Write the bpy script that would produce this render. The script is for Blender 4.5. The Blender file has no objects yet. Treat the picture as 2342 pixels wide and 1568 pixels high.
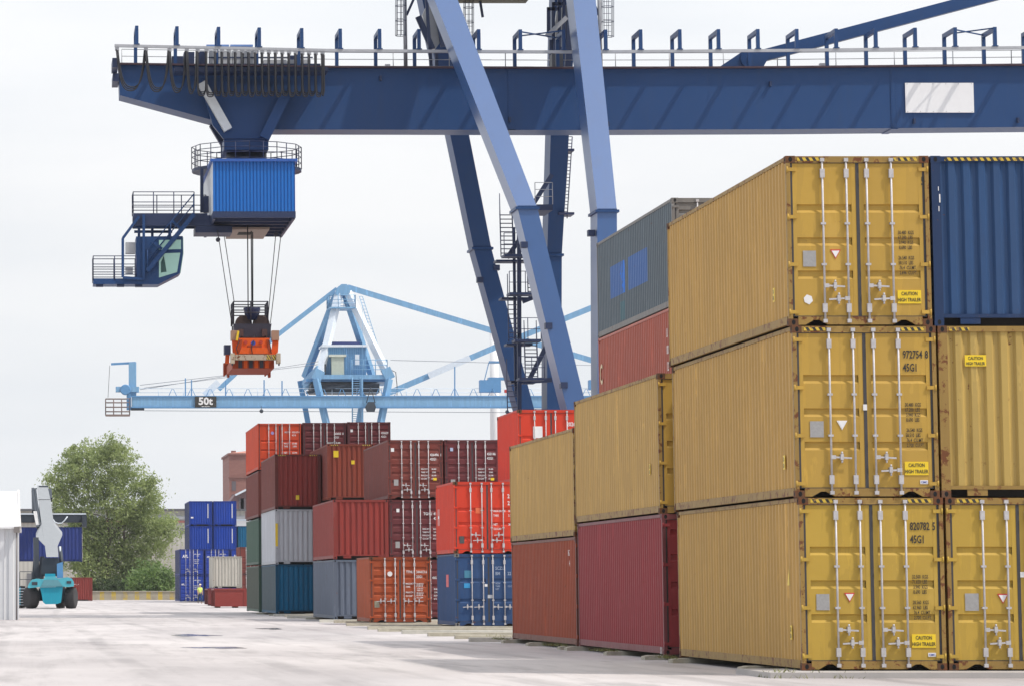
import bpy, math, random
from mathutils import Vector, Matrix
random.seed(7)
R = math.radians
SC = bpy.context.scene
COL = SC.collection
# ------------------------------------------------------------------ camera
F, PIT, CX, CY, EYE = 8677.0, 0.1065, 73.25, 414.4, 1.386     # fitted on the photo (pixels of a 2342 px wide copy)
GZ = -0.10                                                    # yard level (containers stand on bearers at 0)
cam_d = bpy.data.cameras.new('camera'); cam = bpy.data.objects.new('camera', cam_d); COL.objects.link(cam)
cam.location = (0, 0, EYE); cam.rotation_euler = (math.pi / 2 + PIT, 0, 0)
cam_d.sensor_width = 36; cam_d.lens = F * 36 / 2342
cam_d.shift_x = (1171 - CX) / 2342; cam_d.shift_y = -(784 - CY) / 2342
cam_d.clip_start = 1; cam_d.clip_end = 6000
SC.camera = cam
SC.view_settings.view_transform = 'Standard'; SC.view_settings.look = 'None'
SC.view_settings.exposure = 0.12; SC.view_settings.gamma = 1.0
# ------------------------------------------------------------------ sun and sky
SUN = Vector((0.60, -0.34, 1.0)).normalized()
sun_d = bpy.data.lights.new('sun', 'SUN'); sun_d.energy = 2.7; sun_d.angle = R(1.2); sun_d.color = (1.0, 0.95, 0.87)
sun = bpy.data.objects.new('sun', sun_d); COL.objects.link(sun); sun.location = (60, -40, 120)
sun.rotation_euler = SUN.to_track_quat('Z', 'Y').to_euler()
W = bpy.data.worlds.new('World'); SC.world = W; W.use_nodes = True
nt = W.node_tree; nt.nodes.clear()
def N(t, kind, **kw):
    n = t.nodes.new(kind)
    for k, v in kw.items(): setattr(n, k, v)
    return n
out = N(nt, 'ShaderNodeOutputWorld'); mixs = N(nt, 'ShaderNodeMixShader')
sky = N(nt, 'ShaderNodeTexSky', sky_type='NISHITA'); sky.sun_disc = False
sky.sun_elevation = math.asin(SUN.z); sky.sun_rotation = math.atan2(SUN.x, SUN.y); sky.dust_density = 3.0
bg1 = N(nt, 'ShaderNodeBackground'); bg1.inputs['Strength'].default_value = 0.12
nt.links.new(sky.outputs[0], bg1.inputs['Color'])
tc = N(nt, 'ShaderNodeTexCoord'); mp = N(nt, 'ShaderNodeMapping'); mp.inputs['Scale'].default_value = (2.0, 2.0, 9.0)
nz = N(nt, 'ShaderNodeTexNoise'); nz.inputs['Scale'].default_value = 2.2; nz.inputs['Detail'].default_value = 5
nt.links.new(tc.outputs['Generated'], mp.inputs['Vector']); nt.links.new(mp.outputs[0], nz.inputs['Vector'])
cr = N(nt, 'ShaderNodeValToRGB'); e = cr.color_ramp.elements
e[0].position = 0.30; e[0].color = (0.76, 0.80, 0.85, 1); e[1].position = 0.72; e[1].color = (0.95, 0.955, 0.965, 1)
nt.links.new(nz.outputs['Fac'], cr.inputs['Fac'])
bg2 = N(nt, 'ShaderNodeBackground'); bg2.inputs['Strength'].default_value = 1.0
nt.links.new(cr.outputs['Color'], bg2.inputs['Color'])
bz = N(nt, 'ShaderNodeMapRange'); bz.inputs[1].default_value = 0.10; bz.inputs[2].default_value = 1.0; bz.inputs[3].default_value = 0.97; bz.inputs[4].default_value = 2.1   # overcast: zenith about twice the horizon
nt.links.new(bz.outputs[0], bg2.inputs['Strength'])
sz = N(nt, 'ShaderNodeSeparateXYZ'); nt.links.new(tc.outputs['Generated'], sz.inputs[0])
cv = N(nt, 'ShaderNodeMapRange'); cv.inputs[1].default_value = 0.15; cv.inputs[2].default_value = 0.75; cv.inputs[3].default_value = 0.95; cv.inputs[4].default_value = 0.92   # bright haze near the horizon, thinner overhead
nt.links.new(sz.outputs[2], cv.inputs[0]); nt.links.new(sz.outputs[2], bz.inputs[0])
cb_ = N(nt, 'ShaderNodeMapRange'); cb_.inputs[1].default_value = -0.35; cb_.inputs[2].default_value = 0.45; cb_.inputs[3].default_value = 0.42; cb_.inputs[4].default_value = 1.0   # the cloud bank lies to the north, blue sky behind the photographer
cm_ = N(nt, 'ShaderNodeMath', operation='MULTIPLY'); nt.links.new(sz.outputs[1], cb_.inputs[0]); nt.links.new(cv.outputs[0], cm_.inputs[0]); nt.links.new(cb_.outputs[0], cm_.inputs[1]); nt.links.new(cm_.outputs[0], mixs.inputs[0])
nt.links.new(bg1.outputs[0], mixs.inputs[1]); nt.links.new(bg2.outputs[0], mixs.inputs[2]); nt.links.new(mixs.outputs[0], out.inputs[0])

# ------------------------------------------------------------------ helpers
_s, _c = math.sin(PIT), math.cos(PIT)
def at(px, py, Y):
    """world point seen at photo pixel (2342 wide copy) at distance Y"""
    a = (px - CX) / F; b = (CY - py) / F
    z = Y * (_s + b * _c) / (_c - b * _s)
    return Vector((a * (_c * Y + _s * z), Y, z + EYE))
class MB:
    def __init__(self, org=(0, 0, 0)):
        self.v = []; self.f = []; self.m = []; self.sm = []; self.o = Vector(org)
    def add(self, vs, fs, m=0, smooth=False):
        b = len(self.v); self.v += [Vector(p) for p in vs]
        for f in fs: self.f.append([b + i for i in f]); self.m.append(m); self.sm.append(smooth)
        return self
    def box(self, x0, x1, y0, y1, z0, z1, m=0):
        return self.add([(x0,y0,z0),(x1,y0,z0),(x1,y1,z0),(x0,y1,z0),(x0,y0,z1),(x1,y0,z1),(x1,y1,z1),(x0,y1,z1)],
                 [(0,3,2,1),(4,5,6,7),(0,1,5,4),(1,2,6,5),(2,3,7,6),(3,0,4,7)], m)
    def loft(self, secs, m=0, cap=True):
        n = len(secs[0]); vs = [p for s in secs for p in s]; fs = []
        for k in range(len(secs) - 1):
            for i in range(n):
                j = (i + 1) % n; fs.append((k*n+i, k*n+j, (k+1)*n+j, (k+1)*n+i))
        if cap: fs.append(tuple(range(n))[::-1]); fs.append(tuple((len(secs)-1)*n + i for i in range(n)))
        return self.add(vs, fs, m)
    def beam(self, p0, p1, w, h, up=(0, 0, 1), m=0):
        p0 = Vector(p0); p1 = Vector(p1); a = (p1 - p0).normalized(); s = a.cross(Vector(up))
        if s.length < 1e-4: s = a.cross(Vector((0, 1, 0)))
        s.normalize(); t = s.cross(a); s *= w / 2; t *= h / 2
        return self.loft([[p - s - t, p + s - t, p + s + t, p - s + t] for p in (p0, p1)], m)
    def tube(self, p0, p1, r, n=6, m=0, r2=None):
        p0 = Vector(p0); p1 = Vector(p1); a = (p1 - p0).normalized()
        s = a.cross(Vector((0, 0, 1)))
        if s.length < 1e-3: s = a.cross(Vector((0, 1, 0)))
        s.normalize(); t = s.cross(a); r2 = r if r2 is None else r2; secs = []
        for p, q in ((p0, r), (p1, r2)):
            secs.append([p + (s * math.cos(2*math.pi*k/n) + t * math.sin(2*math.pi*k/n)) * q for k in range(n)])
        b = len(self.f); self.loft(secs, m)
        for k in range(b, b + n): self.sm[k] = True
        return self
    def path(self, pts, r, n=6, m=0):
        pts = [Vector(p) for p in pts]; secs = []; s = None
        for i, p in enumerate(pts):
            a = (pts[min(i+1, len(pts)-1)] - pts[max(i-1, 0)]).normalized()
            if s is None:
                s = a.cross(Vector((0, 1, 0)))
                if s.length < 1e-3: s = a.cross(Vector((1, 0, 0)))
            s = (s - a * s.dot(a)).normalized(); t = s.cross(a)
            secs.append([p + (s * math.cos(2*math.pi*k/n) + t * math.sin(2*math.pi*k/n)) * r for k in range(n)])
        b = len(self.f); self.loft(secs, m)
        for k in range(b, len(self.f) - 2): self.sm[k] = True
        return self
    def prism(self, poly, y0, y1, m=0):
        """polygon in x,z extruded along y"""
        n = len(poly); vs = [(x, y0, z) for x, z in poly] + [(x, y1, z) for x, z in poly]
        fs = [tuple(range(n)), tuple(range(2*n-1, n-1, -1))] + [(i, n+i, n+(i+1) % n, (i+1) % n) for i in range(n)]
        return self.add(vs, fs, m)
    def lathe(self, c, prof, axis='x', n=24, m=0):
        """prof: (along axis, radius)"""
        c = Vector(c); secs = []
        for u, r in prof:
            ring = []
            for k in range(n):
                a = 2 * math.pi * k / n; p, q = r * math.cos(a), r * math.sin(a)
                ring.append(c + (Vector((u, p, q)) if axis == 'x' else Vector((p, u, q)) if axis == 'y' else Vector((p, q, u))))
            secs.append(ring)
        b = len(self.f); self.loft(secs, m)
        for k in range(b, len(self.f) - 2): self.sm[k] = True
        return self
    def mesh(self, name):
        me = bpy.data.meshes.new(name); me.from_pydata([tuple(p - self.o) for p in self.v], [], self.f)
        me.polygons.foreach_set('material_index', self.m); me.polygons.foreach_set('use_smooth', self.sm); me.update()
        return me
    def build(self, name, mats, parent=None, label=None):
        return obj(name, self.mesh(name), mats, parent, label)
def obj(name, me, mats, parent=None, label=None):
    o = bpy.data.objects.new(name, me); COL.objects.link(o)
    if not isinstance(mats, (list, tuple)): mats = [mats]
    while len(me.materials) < len(mats): me.materials.append(None)
    for i, m in enumerate(mats):
        o.material_slots[i].link = 'OBJECT'; o.material_slots[i].material = m
    if parent: o.parent = parent
    if label: o['label'] = label
    return o
def tag(o, label, cat, group=None, kind=None):
    if label: o['label'] = label
    if cat: o['category'] = cat
    if group: o['group'] = group
    if kind: o['kind'] = kind
    return o
def thing(name, label, cat, loc=(0, 0, 0), rz=0, group=None):
    o = bpy.data.objects.new(name, None); COL.objects.link(o); o.location = loc; o.rotation_euler = (0, 0, rz)
    o.empty_display_size = 0.3
    return tag(o, label, cat, group)
def railing(mb, pts, h=1.05, rails=(0.35, 0.7, 1.05), step=1.5, r=0.022, m=0):
    pts = [Vector(p) for p in pts]
    for a, b in zip(pts, pts[1:]):
        for q in rails: mb.tube(a + Vector((0, 0, q)), b + Vector((0, 0, q)), r, 5, m)
        k = max(1, int(round((b - a).length / step)))
        for i in range(k + 1):
            p = a.lerp(b, i / k); mb.tube(p, p + Vector((0, 0, h)), r * 1.25, 5, m)
def stair(mb, a, b, w=0.7, side=(0, 1, 0), m=0, n=9, rail=True):
    a = Vector(a); b = Vector(b); s = Vector(side) * (w / 2)
    for q in (-1, 1): mb.beam(a + s*q, b + s*q, 0.05, 0.2, m=m)
    d = (b - a); d.z = 0; d.normalize(); d *= 0.13
    for i in range(n):
        p = a.lerp(b, (i + .5) / n); mb.loft([[p-d-s, p+d-s, p+d+s, p-d+s], [q + Vector((0,0,.03)) for q in (p-d-s, p+d-s, p+d+s, p-d+s)]], m)
    if rail:
        for q in (-1, 1):
            for hh in (0.5, 1.0): mb.tube(a + s*q + Vector((0,0,hh)), b + s*q + Vector((0,0,hh)), 0.02, 5, m)
            for t in (0, .5, 1): p = a.lerp(b, t) + s*q; mb.tube(p, p + Vector((0,0,1.0)), 0.022, 5, m)
# ------------------------------------------------------------------ materials
RUST = (0.16, 0.062, 0.028)
_mats = {}
def L(t, a, b): t.links.new(a, b)
def mixc(t, fac, a, b, blend='MIX'):
    n = N(t, 'ShaderNodeMix', data_type='RGBA', blend_type=blend)
    if isinstance(fac, (int, float)): n.inputs[0].default_value = fac
    else: L(t, fac, n.inputs[0])
    for i, v in ((6, a), (7, b)):
        if isinstance(v, tuple): n.inputs[i].default_value = (*v[:3], 1)
        else: L(t, v, n.inputs[i])
    return n.outputs[2]
def mth(t, op, a, b=None, clamp=False):
    n = N(t, 'ShaderNodeMath', operation=op, use_clamp=clamp)
    for i, v in ((0, a), (1, b)):
        if v is None: continue
        if isinstance(v, (int, float)): n.inputs[i].default_value = v
        else: L(t, v, n.inputs[i])
    return n.outputs[0]
def ramp(t, fac, p0, p1, c0=(0,0,0), c1=(1,1,1)):
    n = N(t, 'ShaderNodeValToRGB'); e = n.color_ramp.elements
    e[0].position = p0; e[0].color = (*c0, 1); e[1].position = p1; e[1].color = (*c1, 1); L(t, fac, n.inputs[0]); return n.outputs['Color']
def base_mat(name, rough=0.5, metal=0.0):
    m = bpy.data.materials.new(name); m.use_nodes = True; t = m.node_tree
    b = t.nodes['Principled BSDF']; b.inputs['Roughness'].default_value = rough; b.inputs['Metallic'].default_value = metal
    return m, t, b
def coords(t, scale=(1, 1, 1)):
    tc = N(t, 'ShaderNodeTexCoord'); oi = N(t, 'ShaderNodeObjectInfo'); ad = N(t, 'ShaderNodeVectorMath', operation='ADD')
    k = mth(t, 'MULTIPLY', oi.outputs['Random'], 90.0); cb = N(t, 'ShaderNodeCombineXYZ')
    for i in range(3): L(t, k, cb.inputs[i])
    L(t, tc.outputs['Object'], ad.inputs[0]); L(t, cb.outputs[0], ad.inputs[1])
    mp = N(t, 'ShaderNodeMapping'); mp.inputs['Scale'].default_value = scale; L(t, ad.outputs[0], mp.inputs['Vector'])
    return mp.outputs[0], tc
def noise(t, vec, scale, detail=4, rough=0.6):
    n = N(t, 'ShaderNodeTexNoise'); n.inputs['Scale'].default_value = scale; n.inputs['Detail'].default_value = detail
    n.inputs['Roughness'].default_value = rough; L(t, vec, n.inputs['Vector']); return n.outputs['Fac']
def paint(name, rgb, rust=0.10, streak=0.35, rough=0.42, patches=(), fade=0.25, rustc=RUST):
    """weathered enamel: large fading, vertical streaks, rust spots, painted patches given in the object's own metres"""
    key = (name,)
    if key in _mats: return _mats[key]
    m, t, b = base_mat(name, rough)
    v, tc = coords(t); vs, _ = coords(t, (1.0, 1.0, 0.10))
    big = noise(t, v, 0.55, 3); st = noise(t, vs, 3.2, 5); sp = noise(t, v, 5.0, 7, 0.7)
    dark = tuple(c * 0.72 for c in rgb); pale = tuple(min(1, c * 1.12 + 0.03) for c in rgb)
    c = mixc(t, ramp(t, big, 0.35, 0.68), dark, rgb); c = mixc(t, fade, rgb, c)
    c = mixc(t, mth(t, 'MULTIPLY', ramp(t, st, 0.50, 0.74), streak), c, pale)
    c = mixc(t, mth(t, 'MULTIPLY', ramp(t, st, 0.47, 0.30), streak * 0.8), c, tuple(0.55 * x + 0.02 for x in rgb))
    if patches:
        sx = N(t, 'ShaderNodeSeparateXYZ'); L(t, tc.outputs['Object'], sx.inputs[0])
        for (y0, y1, z0, z1, pc) in patches:
            k = mth(t, 'MULTIPLY', mth(t, 'GREATER_THAN', sx.outputs[1], y0), mth(t, 'LESS_THAN', sx.outputs[1], y1))
            k = mth(t, 'MULTIPLY', k, mth(t, 'MULTIPLY', mth(t, 'GREATER_THAN', sx.outputs[2], z0), mth(t, 'LESS_THAN', sx.outputs[2], z1)))
            c = mixc(t, mth(t, 'MULTIPLY', k, 0.9), c, pc)
    vd, _ = coords(t, (1.0, 1.0, 0.22)); sc_ = noise(t, vd, 1.3, 6, .62)
    c = mixc(t, mth(t, 'MULTIPLY', ramp(t, sc_, 0.63, 0.68), streak * .9), c, tuple(min(.9, q * 1.25 + .05) for q in rgb))   # scrapes
    c = mixc(t, mth(t, 'MULTIPLY', ramp(t, sc_, 0.37, 0.31), streak * 1.0), c, tuple(q * .6 + .01 for q in rgb))
    lo = 0.72 - rust * 0.55
    c = mixc(t, ramp(t, sp, lo, lo + 0.05), c, rustc)
    L(t, c, b.inputs['Base Color']); b.inputs['Specular IOR Level'].default_value = 0.15
    rr = mth(t, 'MULTIPLY_ADD', sp, 0.3); t.nodes[-1].inputs[2].default_value = rough - 0.12; L(t, rr, b.inputs['Roughness'])
    bp = N(t, 'ShaderNodeBump'); bp.inputs['Strength'].default_value = 0.5; bp.inputs['Distance'].default_value = 0.04
    L(t, noise(t, v, 1.1, 3), bp.inputs['Height']); L(t, bp.outputs[0], b.inputs['Normal'])
    _mats[key] = m; return m
def plain(name, rgb, rough=0.5, metal=0.0, var=0.15, scale=3.0):
    key = ('p', name)
    if key in _mats: return _mats[key]
    m, t, b = base_mat(name, rough, metal); v, _ = coords(t)
    c = mixc(t, noise(t, v, scale, 4), tuple(x * (1 - var) for x in rgb), tuple(min(1, x * (1 + var)) for x in rgb))
    L(t, c, b.inputs['Base Color']); _mats[key] = m; return m
STEEL = plain('galvanised_steel', (0.50, 0.48, 0.48), 0.45, 0.15, 0.3, 9)
BLACK = plain('black_rubber', (0.012, 0.012, 0.013), 0.7)
GASK = plain('door_gasket_rubber', (0.045, 0.043, 0.045), 0.65, 0, 0.3)
DARK = plain('hole_shade_black', (0.006, 0.006, 0.007), 0.9)  # near-black that paints the shade inside holes
UNDER = plain('underside_steel', (0.03, 0.027, 0.025), 0.8)
WHITE = plain('white_marking', (0.75, 0.74, 0.73), 0.5)
BLKL = plain('black_marking', (0.03, 0.026, 0.02), 0.5)
YEL = plain('yellow_sticker', (0.80, 0.56, 0.02), 0.4, 0, 0.08)
REDM = plain('red_marking', (0.55, 0.04, 0.03), 0.45)
PLATE = plain('grey_data_plate', (0.36, 0.35, 0.34), 0.4, 0.3, 0.25, 20)
BLUEM = plain('blue_marking', (0.02, 0.05, 0.35), 0.45)
# hazard stripes on container headers
m, t, b = base_mat('hazard_stripes', 0.5); v, tc = coords(t)
sx = N(t, 'ShaderNodeSeparateXYZ'); L(t, tc.outputs['Object'], sx.inputs[0])
k = mth(t, 'FRACT', mth(t, 'MULTIPLY', mth(t, 'ADD', sx.outputs[0], mth(t, 'MULTIPLY', sx.outputs[2], 0.6)), 9.0))
c = mixc(t, mth(t, 'GREATER_THAN', k, 0.5), (0.62, 0.42, 0.04), (0.03, 0.028, 0.025))
c = mixc(t, ramp(t, noise(t, v, 8, 6), 0.58, 0.63), c, (0.25, 0.14, 0.05)); L(t, c, b.inputs['Base Color']); HAZ = m

# text ------------------------------------------------------------
_txt = {}
def text_mesh(s, size=1.0, bold=0.02):
    key = (s, size, bold)
    if key in _txt: return _txt[key]
    cu = bpy.data.curves.new('lettering', 'FONT'); cu.body = s; cu.size = size; cu.offset = bold * size; cu.resolution_u = 2
    o = bpy.data.objects.new('lettering', cu); COL.objects.link(o)
    dg = bpy.context.evaluated_depsgraph_get(); dg.update()
    me = bpy.data.meshes.new_from_object(o.evaluated_get(dg))
    vs = [tuple(p.co) for p in me.vertices]; fs = [tuple(p.vertices) for p in me.polygons]
    bpy.data.objects.remove(o); bpy.data.curves.remove(cu); bpy.data.meshes.remove(me)
    _txt[key] = (vs, fs); return _txt[key]
def put_text(mb, s, x, y, z, size, xs=0.85, m=0, bold=0.02, center=False, side=False):
    """text on a face looking to -y (or to -x when side)"""
    vs, fs = text_mesh(s, size, bold)
    if not vs: return
    w = (max(v[0] for v in vs) + min(v[0] for v in vs)) / 2 if center else 0
    if side: mb.add([(x, y - (v[0] - w) * xs, z + v[1]) for v in vs], fs, m)
    else: mb.add([(x + (v[0] - w) * xs, y, z + v[1]) for v in vs], fs, m)

# ------------------------------------------------------------------ shipping containers
CW = 2.438; HC = 2.896; ST = 2.591; L40 = 12.192; L20 = 6.058
_cache = {}
def cached(key, fn):
    if key not in _cache: _cache[key] = fn()
    return _cache[key]
def corr(total, pitch, a, b):
    """trapezoid profile along 0..total: list of (u, depth flag)"""
    n = max(1, round(total / pitch)); p = total / n; out = []
    for i in range(n):
        u = i * p; out += [(u, 0), (u + p * a, 0), (u + p * (a + b), 1), (u + p * (1 - b), 1)]
    out.append((total, 0)); return out
def me_side(Ln, H, sgn):
    mb = MB(); x = CW/2 - 0.012; d = 0.036; z0, z1 = 0.165, H - 0.075; y0 = -Ln/2 + 0.10; tot = Ln - 0.20
    pr = corr(tot, 0.278, 0.26, 0.24); vs = []
    for u, k in pr:
        for z in (z0, z1): vs.append((sgn * (x - d * k), y0 + u, z))
    fs = [(2*i, 2*i+1, 2*i+3, 2*i+2) if sgn < 0 else (2*i, 2*i+2, 2*i+3, 2*i+1) for i in range(len(pr) - 1)]
    mb.add(vs, fs); return mb.mesh('side_wall')
def me_end(H, sgn, Ln):
    mb = MB(); y = Ln/2 - 0.03; d = 0.05; z0, z1 = 0.20, H - 0.10; tot = CW - 0.26; x0 = -tot/2
    pr = [(0, 0), (0.06, 0)] + [(0.06 + u * (tot - 0.12) / tot, 1 - k) for u, k in corr(tot, 0.262, 0.28, 0.16)] + [(tot - .06, 0), (tot, 0)]
    vs = []
    for u, k in pr:
        for z in (z0, z1): vs.append((x0 + u, sgn * (y - d * k), z))
    fs = [(2*i, 2*i+2, 2*i+3, 2*i+1) if sgn < 0 else (2*i, 2*i+1, 2*i+3, 2*i+2) for i in range(len(pr) - 1)]
    mb.add(vs, fs); return mb.mesh('end_wall')
def me_frame(Ln, H, kind):
    mb = MB(); w = CW/2; l = Ln/2; e = 0.16 if kind == 'end' else 0.075
    for sx in (-1, 1):
        xa, xb = sorted((sx * (w - 0.006), sx * (w - e)))
        mb.box(xa, xb, -l + 0.004, -l + 0.10, 0.119, H - 0.119)
        xa, xb = sorted((sx * (w - 0.006), sx * (w - 0.16))); mb.box(xa, xb, l - 0.10, l - 0.004, 0.119, H - 0.119)
        xa, xb = sorted((sx * (w - 0.008), sx * (w - 0.07)))
        mb.box(xa, xb, -l + 0.179, l - 0.179, H - 0.072, H - 0.006)              # top side rail
        mb.box(xa, xb, -l + 0.179, l - 0.179, 0.03, 0.168)                      # bottom side rail
    a = w - 0.164
    if kind == 'door':
        mb.box(-a, a, -l + 0.006, -l + 0.09, H - 0.115, H - 0.006)
        mb.prism([(-a, .015), (-a+.12, .015), (-a+.27, .10), (-a+.36, .10), (-a+.50, .02), (a-.50, .02), (a-.36, .10), (a-.27, .10), (a-.12, .015), (a, .015), (a, .155), (-a, .155)], -l + 0.006, -l + 0.07)
    else:
        mb.box(-a, a, -l + 0.006, -l + 0.07, H - 0.10, H - 0.006)
        mb.box(-a, a, -l + 0.012, -l + 0.07, 0.135, 0.20)
        mb.box(-a + 0.28, -a + 0.62, -l + 0.02, -l + 0.06, 0.03, 0.133); mb.box(a - 0.30, a - 0.02, -l + 0.02, -l + 0.06, 0.03, 0.133)
    mb.box(-a, a, l - 0.07, l - 0.006, H - 0.10, H - 0.006); mb.box(-a, a, l - 0.07, l - 0.006, 0.02, 0.20)
    return mb.mesh('frame')
def me_roof(Ln, H):
    mb = MB(); mb.box(-CW/2 + .072, CW/2 - .072, -Ln/2 + .092, Ln/2 - .072, H - 0.05, H - 0.02); return mb.mesh('roof')
def me_floor(Ln):
    mb = MB(); mb.box(-CW/2 + .072, CW/2 - .072, -Ln/2 + .35, Ln/2 - .075, 0.10, 0.16)
    mb.box(-CW/2 + .2, CW/2 - .2, -Ln/2 + .25, -Ln/2 + .30, 0.02, 0.155); return mb.mesh('floor')
def me_cast():
    mb = MB(); mb.box(-.081, .081, -.089, .089, 0, .118)  # holes are flat dark ovals, their shade put into the colour
    for sy in (-1, 1):
        pts = [(.032 * math.cos(a), .059 + .044 * math.sin(a)) for a in [2*math.pi*k/12 for k in range(12)]]
        mb.add([(x, sy * .0912, z) for x, z in pts], [tuple(range(12))], 1)
    for sx in (-1, 1):
        pts = [(.036 * math.cos(a), .059 + .032 * math.sin(a)) for a in [2*math.pi*k/12 for k in range(12)]]
        mb.add([(sx * .0832, y, z) for y, z in pts], [tuple(range(12))], 1)
    return mb.mesh('corner_casting')
def me_door(H, Ln, sgn, bands):
    """steel door leaf; bands = (top, bottom) fractions of pressed-in swages"""
    mb = MB(); l = Ln/2; x0, x1 = (-CW/2 + 0.095, -0.022) if sgn < 0 else (0.022, CW/2 - 0.095)
    z0, z1 = 0.165, H - 0.125; y = -l + 0.034; d = 0.036; xa, xb = x0 + 0.085, x1 - 0.085
    prof = [(z1, 0)]
    for a, b_ in bands:
        za, zb = H * (1 - a), H * (1 - b_); s = (za - zb)
        prof += [(za, 0), (za - 0.02, 1), (zb + s * 0.30, 1), (zb, 0)]
    prof.append((z0, 0)); vs = []
    for z, k in prof: vs += [(xa, y + d * k, z), (xb, y + d * k, z)]
    mb.add(vs, [(2*i, 2*i+2, 2*i+3, 2*i+1) for i in range(len(prof) - 1)])
    for i in range(1, len(prof) - 1, 4):                                          # swage ends
        for xx in (xa, xb):
            q = prof[i:i+4]; mb.add([(xx, y + d * k, z) for z, k in q], [(0, 1, 2, 3)])
    mb.box(x0, xa, y - .003, y + .045, z0, z1); mb.box(xb, x1, y - .003, y + .045, z0, z1)
    mb.add([(x0, y + .05, z0), (x1, y + .05, z0), (x1, y + .05, z1), (x0, y + .05, z1)], [(0, 1, 2, 3)])
    return mb.mesh('door')
def me_gasket(H, Ln):
    mb = MB(); y = -Ln/2; w = CW/2
    mb.box(-.028, .028, y + .024, y + .06, .165, H - .127); mb.box(-w + .09, w - .09, y + .022, y + .075, H - .127, H - .112)
    mb.box(-w + .09, w - .09, y + .020, y + .07, .152, .168)
    for s in (-1, 1): a, b_ = sorted((s * (w - .076), s * (w - .112))); mb.box(a, b_, y + .026, y + .07, .168, H - .128)
    return mb.mesh('gasket')
def me_bar(H):
    mb = MB(); mb.tube((0, 0, .07), (0, 0, H - .06), .019, 8)
    for z, h, w in ((.30, .15, .038), (H - .30, .15, .038)): mb.box(-w, w, -.026, .04, z - h/2, z + h/2)
    for f in (.36, .60): mb.box(-.042, .042, -.024, .04, H * f - .018, H * f + .018)
    for z in (.08, H - .07): mb.box(-.035, .035, -.03, .03, z - .03, z + .03)
    return mb.mesh('locking_bar')
def me_handle():
    mb = MB(); mb.beam((0, -.03, 0), (.34, -.03, -.02), .014, .028); mb.box(-.01, .07, -.045, -.005, -.035, .03)
    mb.box(.15, .20, -.05, .045, -.05, .05); mb.tube((.175, -.03, .05), (.175, -.03, .09), .018, 6); mb.tube((.175, -.03, -.05), (.175, -.03, -.10), .016, 6)
    return mb.mesh('handle')
def me_hinge():
    mb = MB(); mb.box(-.075, .075, -.012, .03, -.03, .03); mb.tube((-.075, -.008, -.05), (-.075, -.008, .05), .018, 6); return mb.mesh('hinge')
B_HC = [(.11, .155), (.285, .335), (.48, .53), (.675, .725)]
B_YEL = [(.285, .335), (.48, .53), (.675, .725)]
B_ST6 = [(.15, .21), (.28, .34), (.41, .47), (.54, .60), (.68, .74), (.84, .90)]
B_RED = [(.36, .42), (.56, .62), (.76, .82)]
B_BLU = [(.34, .40), (.62, .68)]
BARS = (.253, .42, .562, .734)
HINGES = (.92, .64, .36, .08)
def container(label, x, y, z, Ln, H, kind, side, end, frame, group=None, bands=B_HC, handles=((0, .235, 1), (1, .16, -1), (2, .235, 1), (3, .16, -1)),
              cast=None, rz=0.0, detail=2, name='shipping_container', bar=None, hingem=None, roofm=None):
    r = thing(name, label, 'container', (x + CW/2, y + Ln/2, z), rz, group)
    cast = cast or frame; bar = bar or STEEL
    k = (Ln, round(H, 3))
    obj('frame', cached(('fr', k, kind), lambda: me_frame(Ln, H, kind)), frame, r)
    for s in (-1, 1): obj('side_wall', cached(('sw', k, s), lambda: me_side(Ln, H, s)), side, r)
    obj('end_wall', cached(('ew', k, 1), lambda: me_end(H, 1, Ln)), side, r)
    obj('roof', cached(('rf', k), lambda: me_roof(Ln, H)), roofm or side, r)
    obj('floor', cached(('fl', k), lambda: me_floor(Ln)), UNDER, r)
    cm = cached('cast', me_cast)
    for sx in (-1, 1):
        for sy in (-1, 1):
            for zz in (0, H - .118):
                c = obj('corner_casting', cm, [cast, DARK], r); c.location = (sx * (CW/2 - .081), sy * (Ln/2 - .089), zz)
    if kind == 'end':
        obj('end_wall', cached(('ew', k, -1), lambda: me_end(H, -1, Ln)), end, r)
        return r
    bk = tuple(bands); doors = []
    for s in (-1, 1): doors.append(obj('door', cached(('dr', k, s, bk), lambda: me_door(H, Ln, s, bands)), end, r))
    obj('gasket', cached(('gk', k), lambda: me_gasket(H, Ln)), GASK, r)
    bm = cached(('bar', round(H, 3)), lambda: me_bar(H))
    for i, f in enumerate(BARS):
        o = obj('locking_bar', bm, bar, doors[0 if i < 2 else 1]); o.location = (-CW/2 + f * CW, -Ln/2 - .012, 0)
    hm = cached('handle', me_handle)
    for i, f, d in handles:
        o = obj('handle', hm, bar, doors[0 if i < 2 else 1]); o.location = (-CW/2 + BARS[i] * CW, -Ln/2 - .012, f * H); o.scale = (d, 1, 1)
    if detail >= 2:
        gm = cached('hinge', me_hinge)
        for s in (-1, 1):
            for f in HINGES:
                o = obj('hinge', gm, hingem or end, doors[0 if s < 0 else 1]); o.location = (s * (CW/2 - .10), -Ln/2 + .012, f * H); o.scale = (-s, 1, 1)
    r['_front'] = -Ln/2
    return r
def letters(r, items, mat, dy=0.024, name='lettering', bold=0.02, xs=0.8):
    """items: (text, x fraction of width, z fraction-free metres, size)"""
    mb = MB(); y = r['_front'] + dy
    for s, x, z, size in items: put_text(mb, s, -CW/2 + x * CW, y, z, size, xs, 0, bold)
    return mb.build(name, mat, r)
def plate(r, x, z, w, h, mat, name='data_plate', dy=0.022, label=None):
    mb = MB(); y = r['_front'] + dy; cx = -CW/2 + x * CW
    mb.box(cx - w/2, cx + w/2, y, y + .012, z - h/2, z + h/2); return mb.build(name, mat, r, label)
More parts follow.
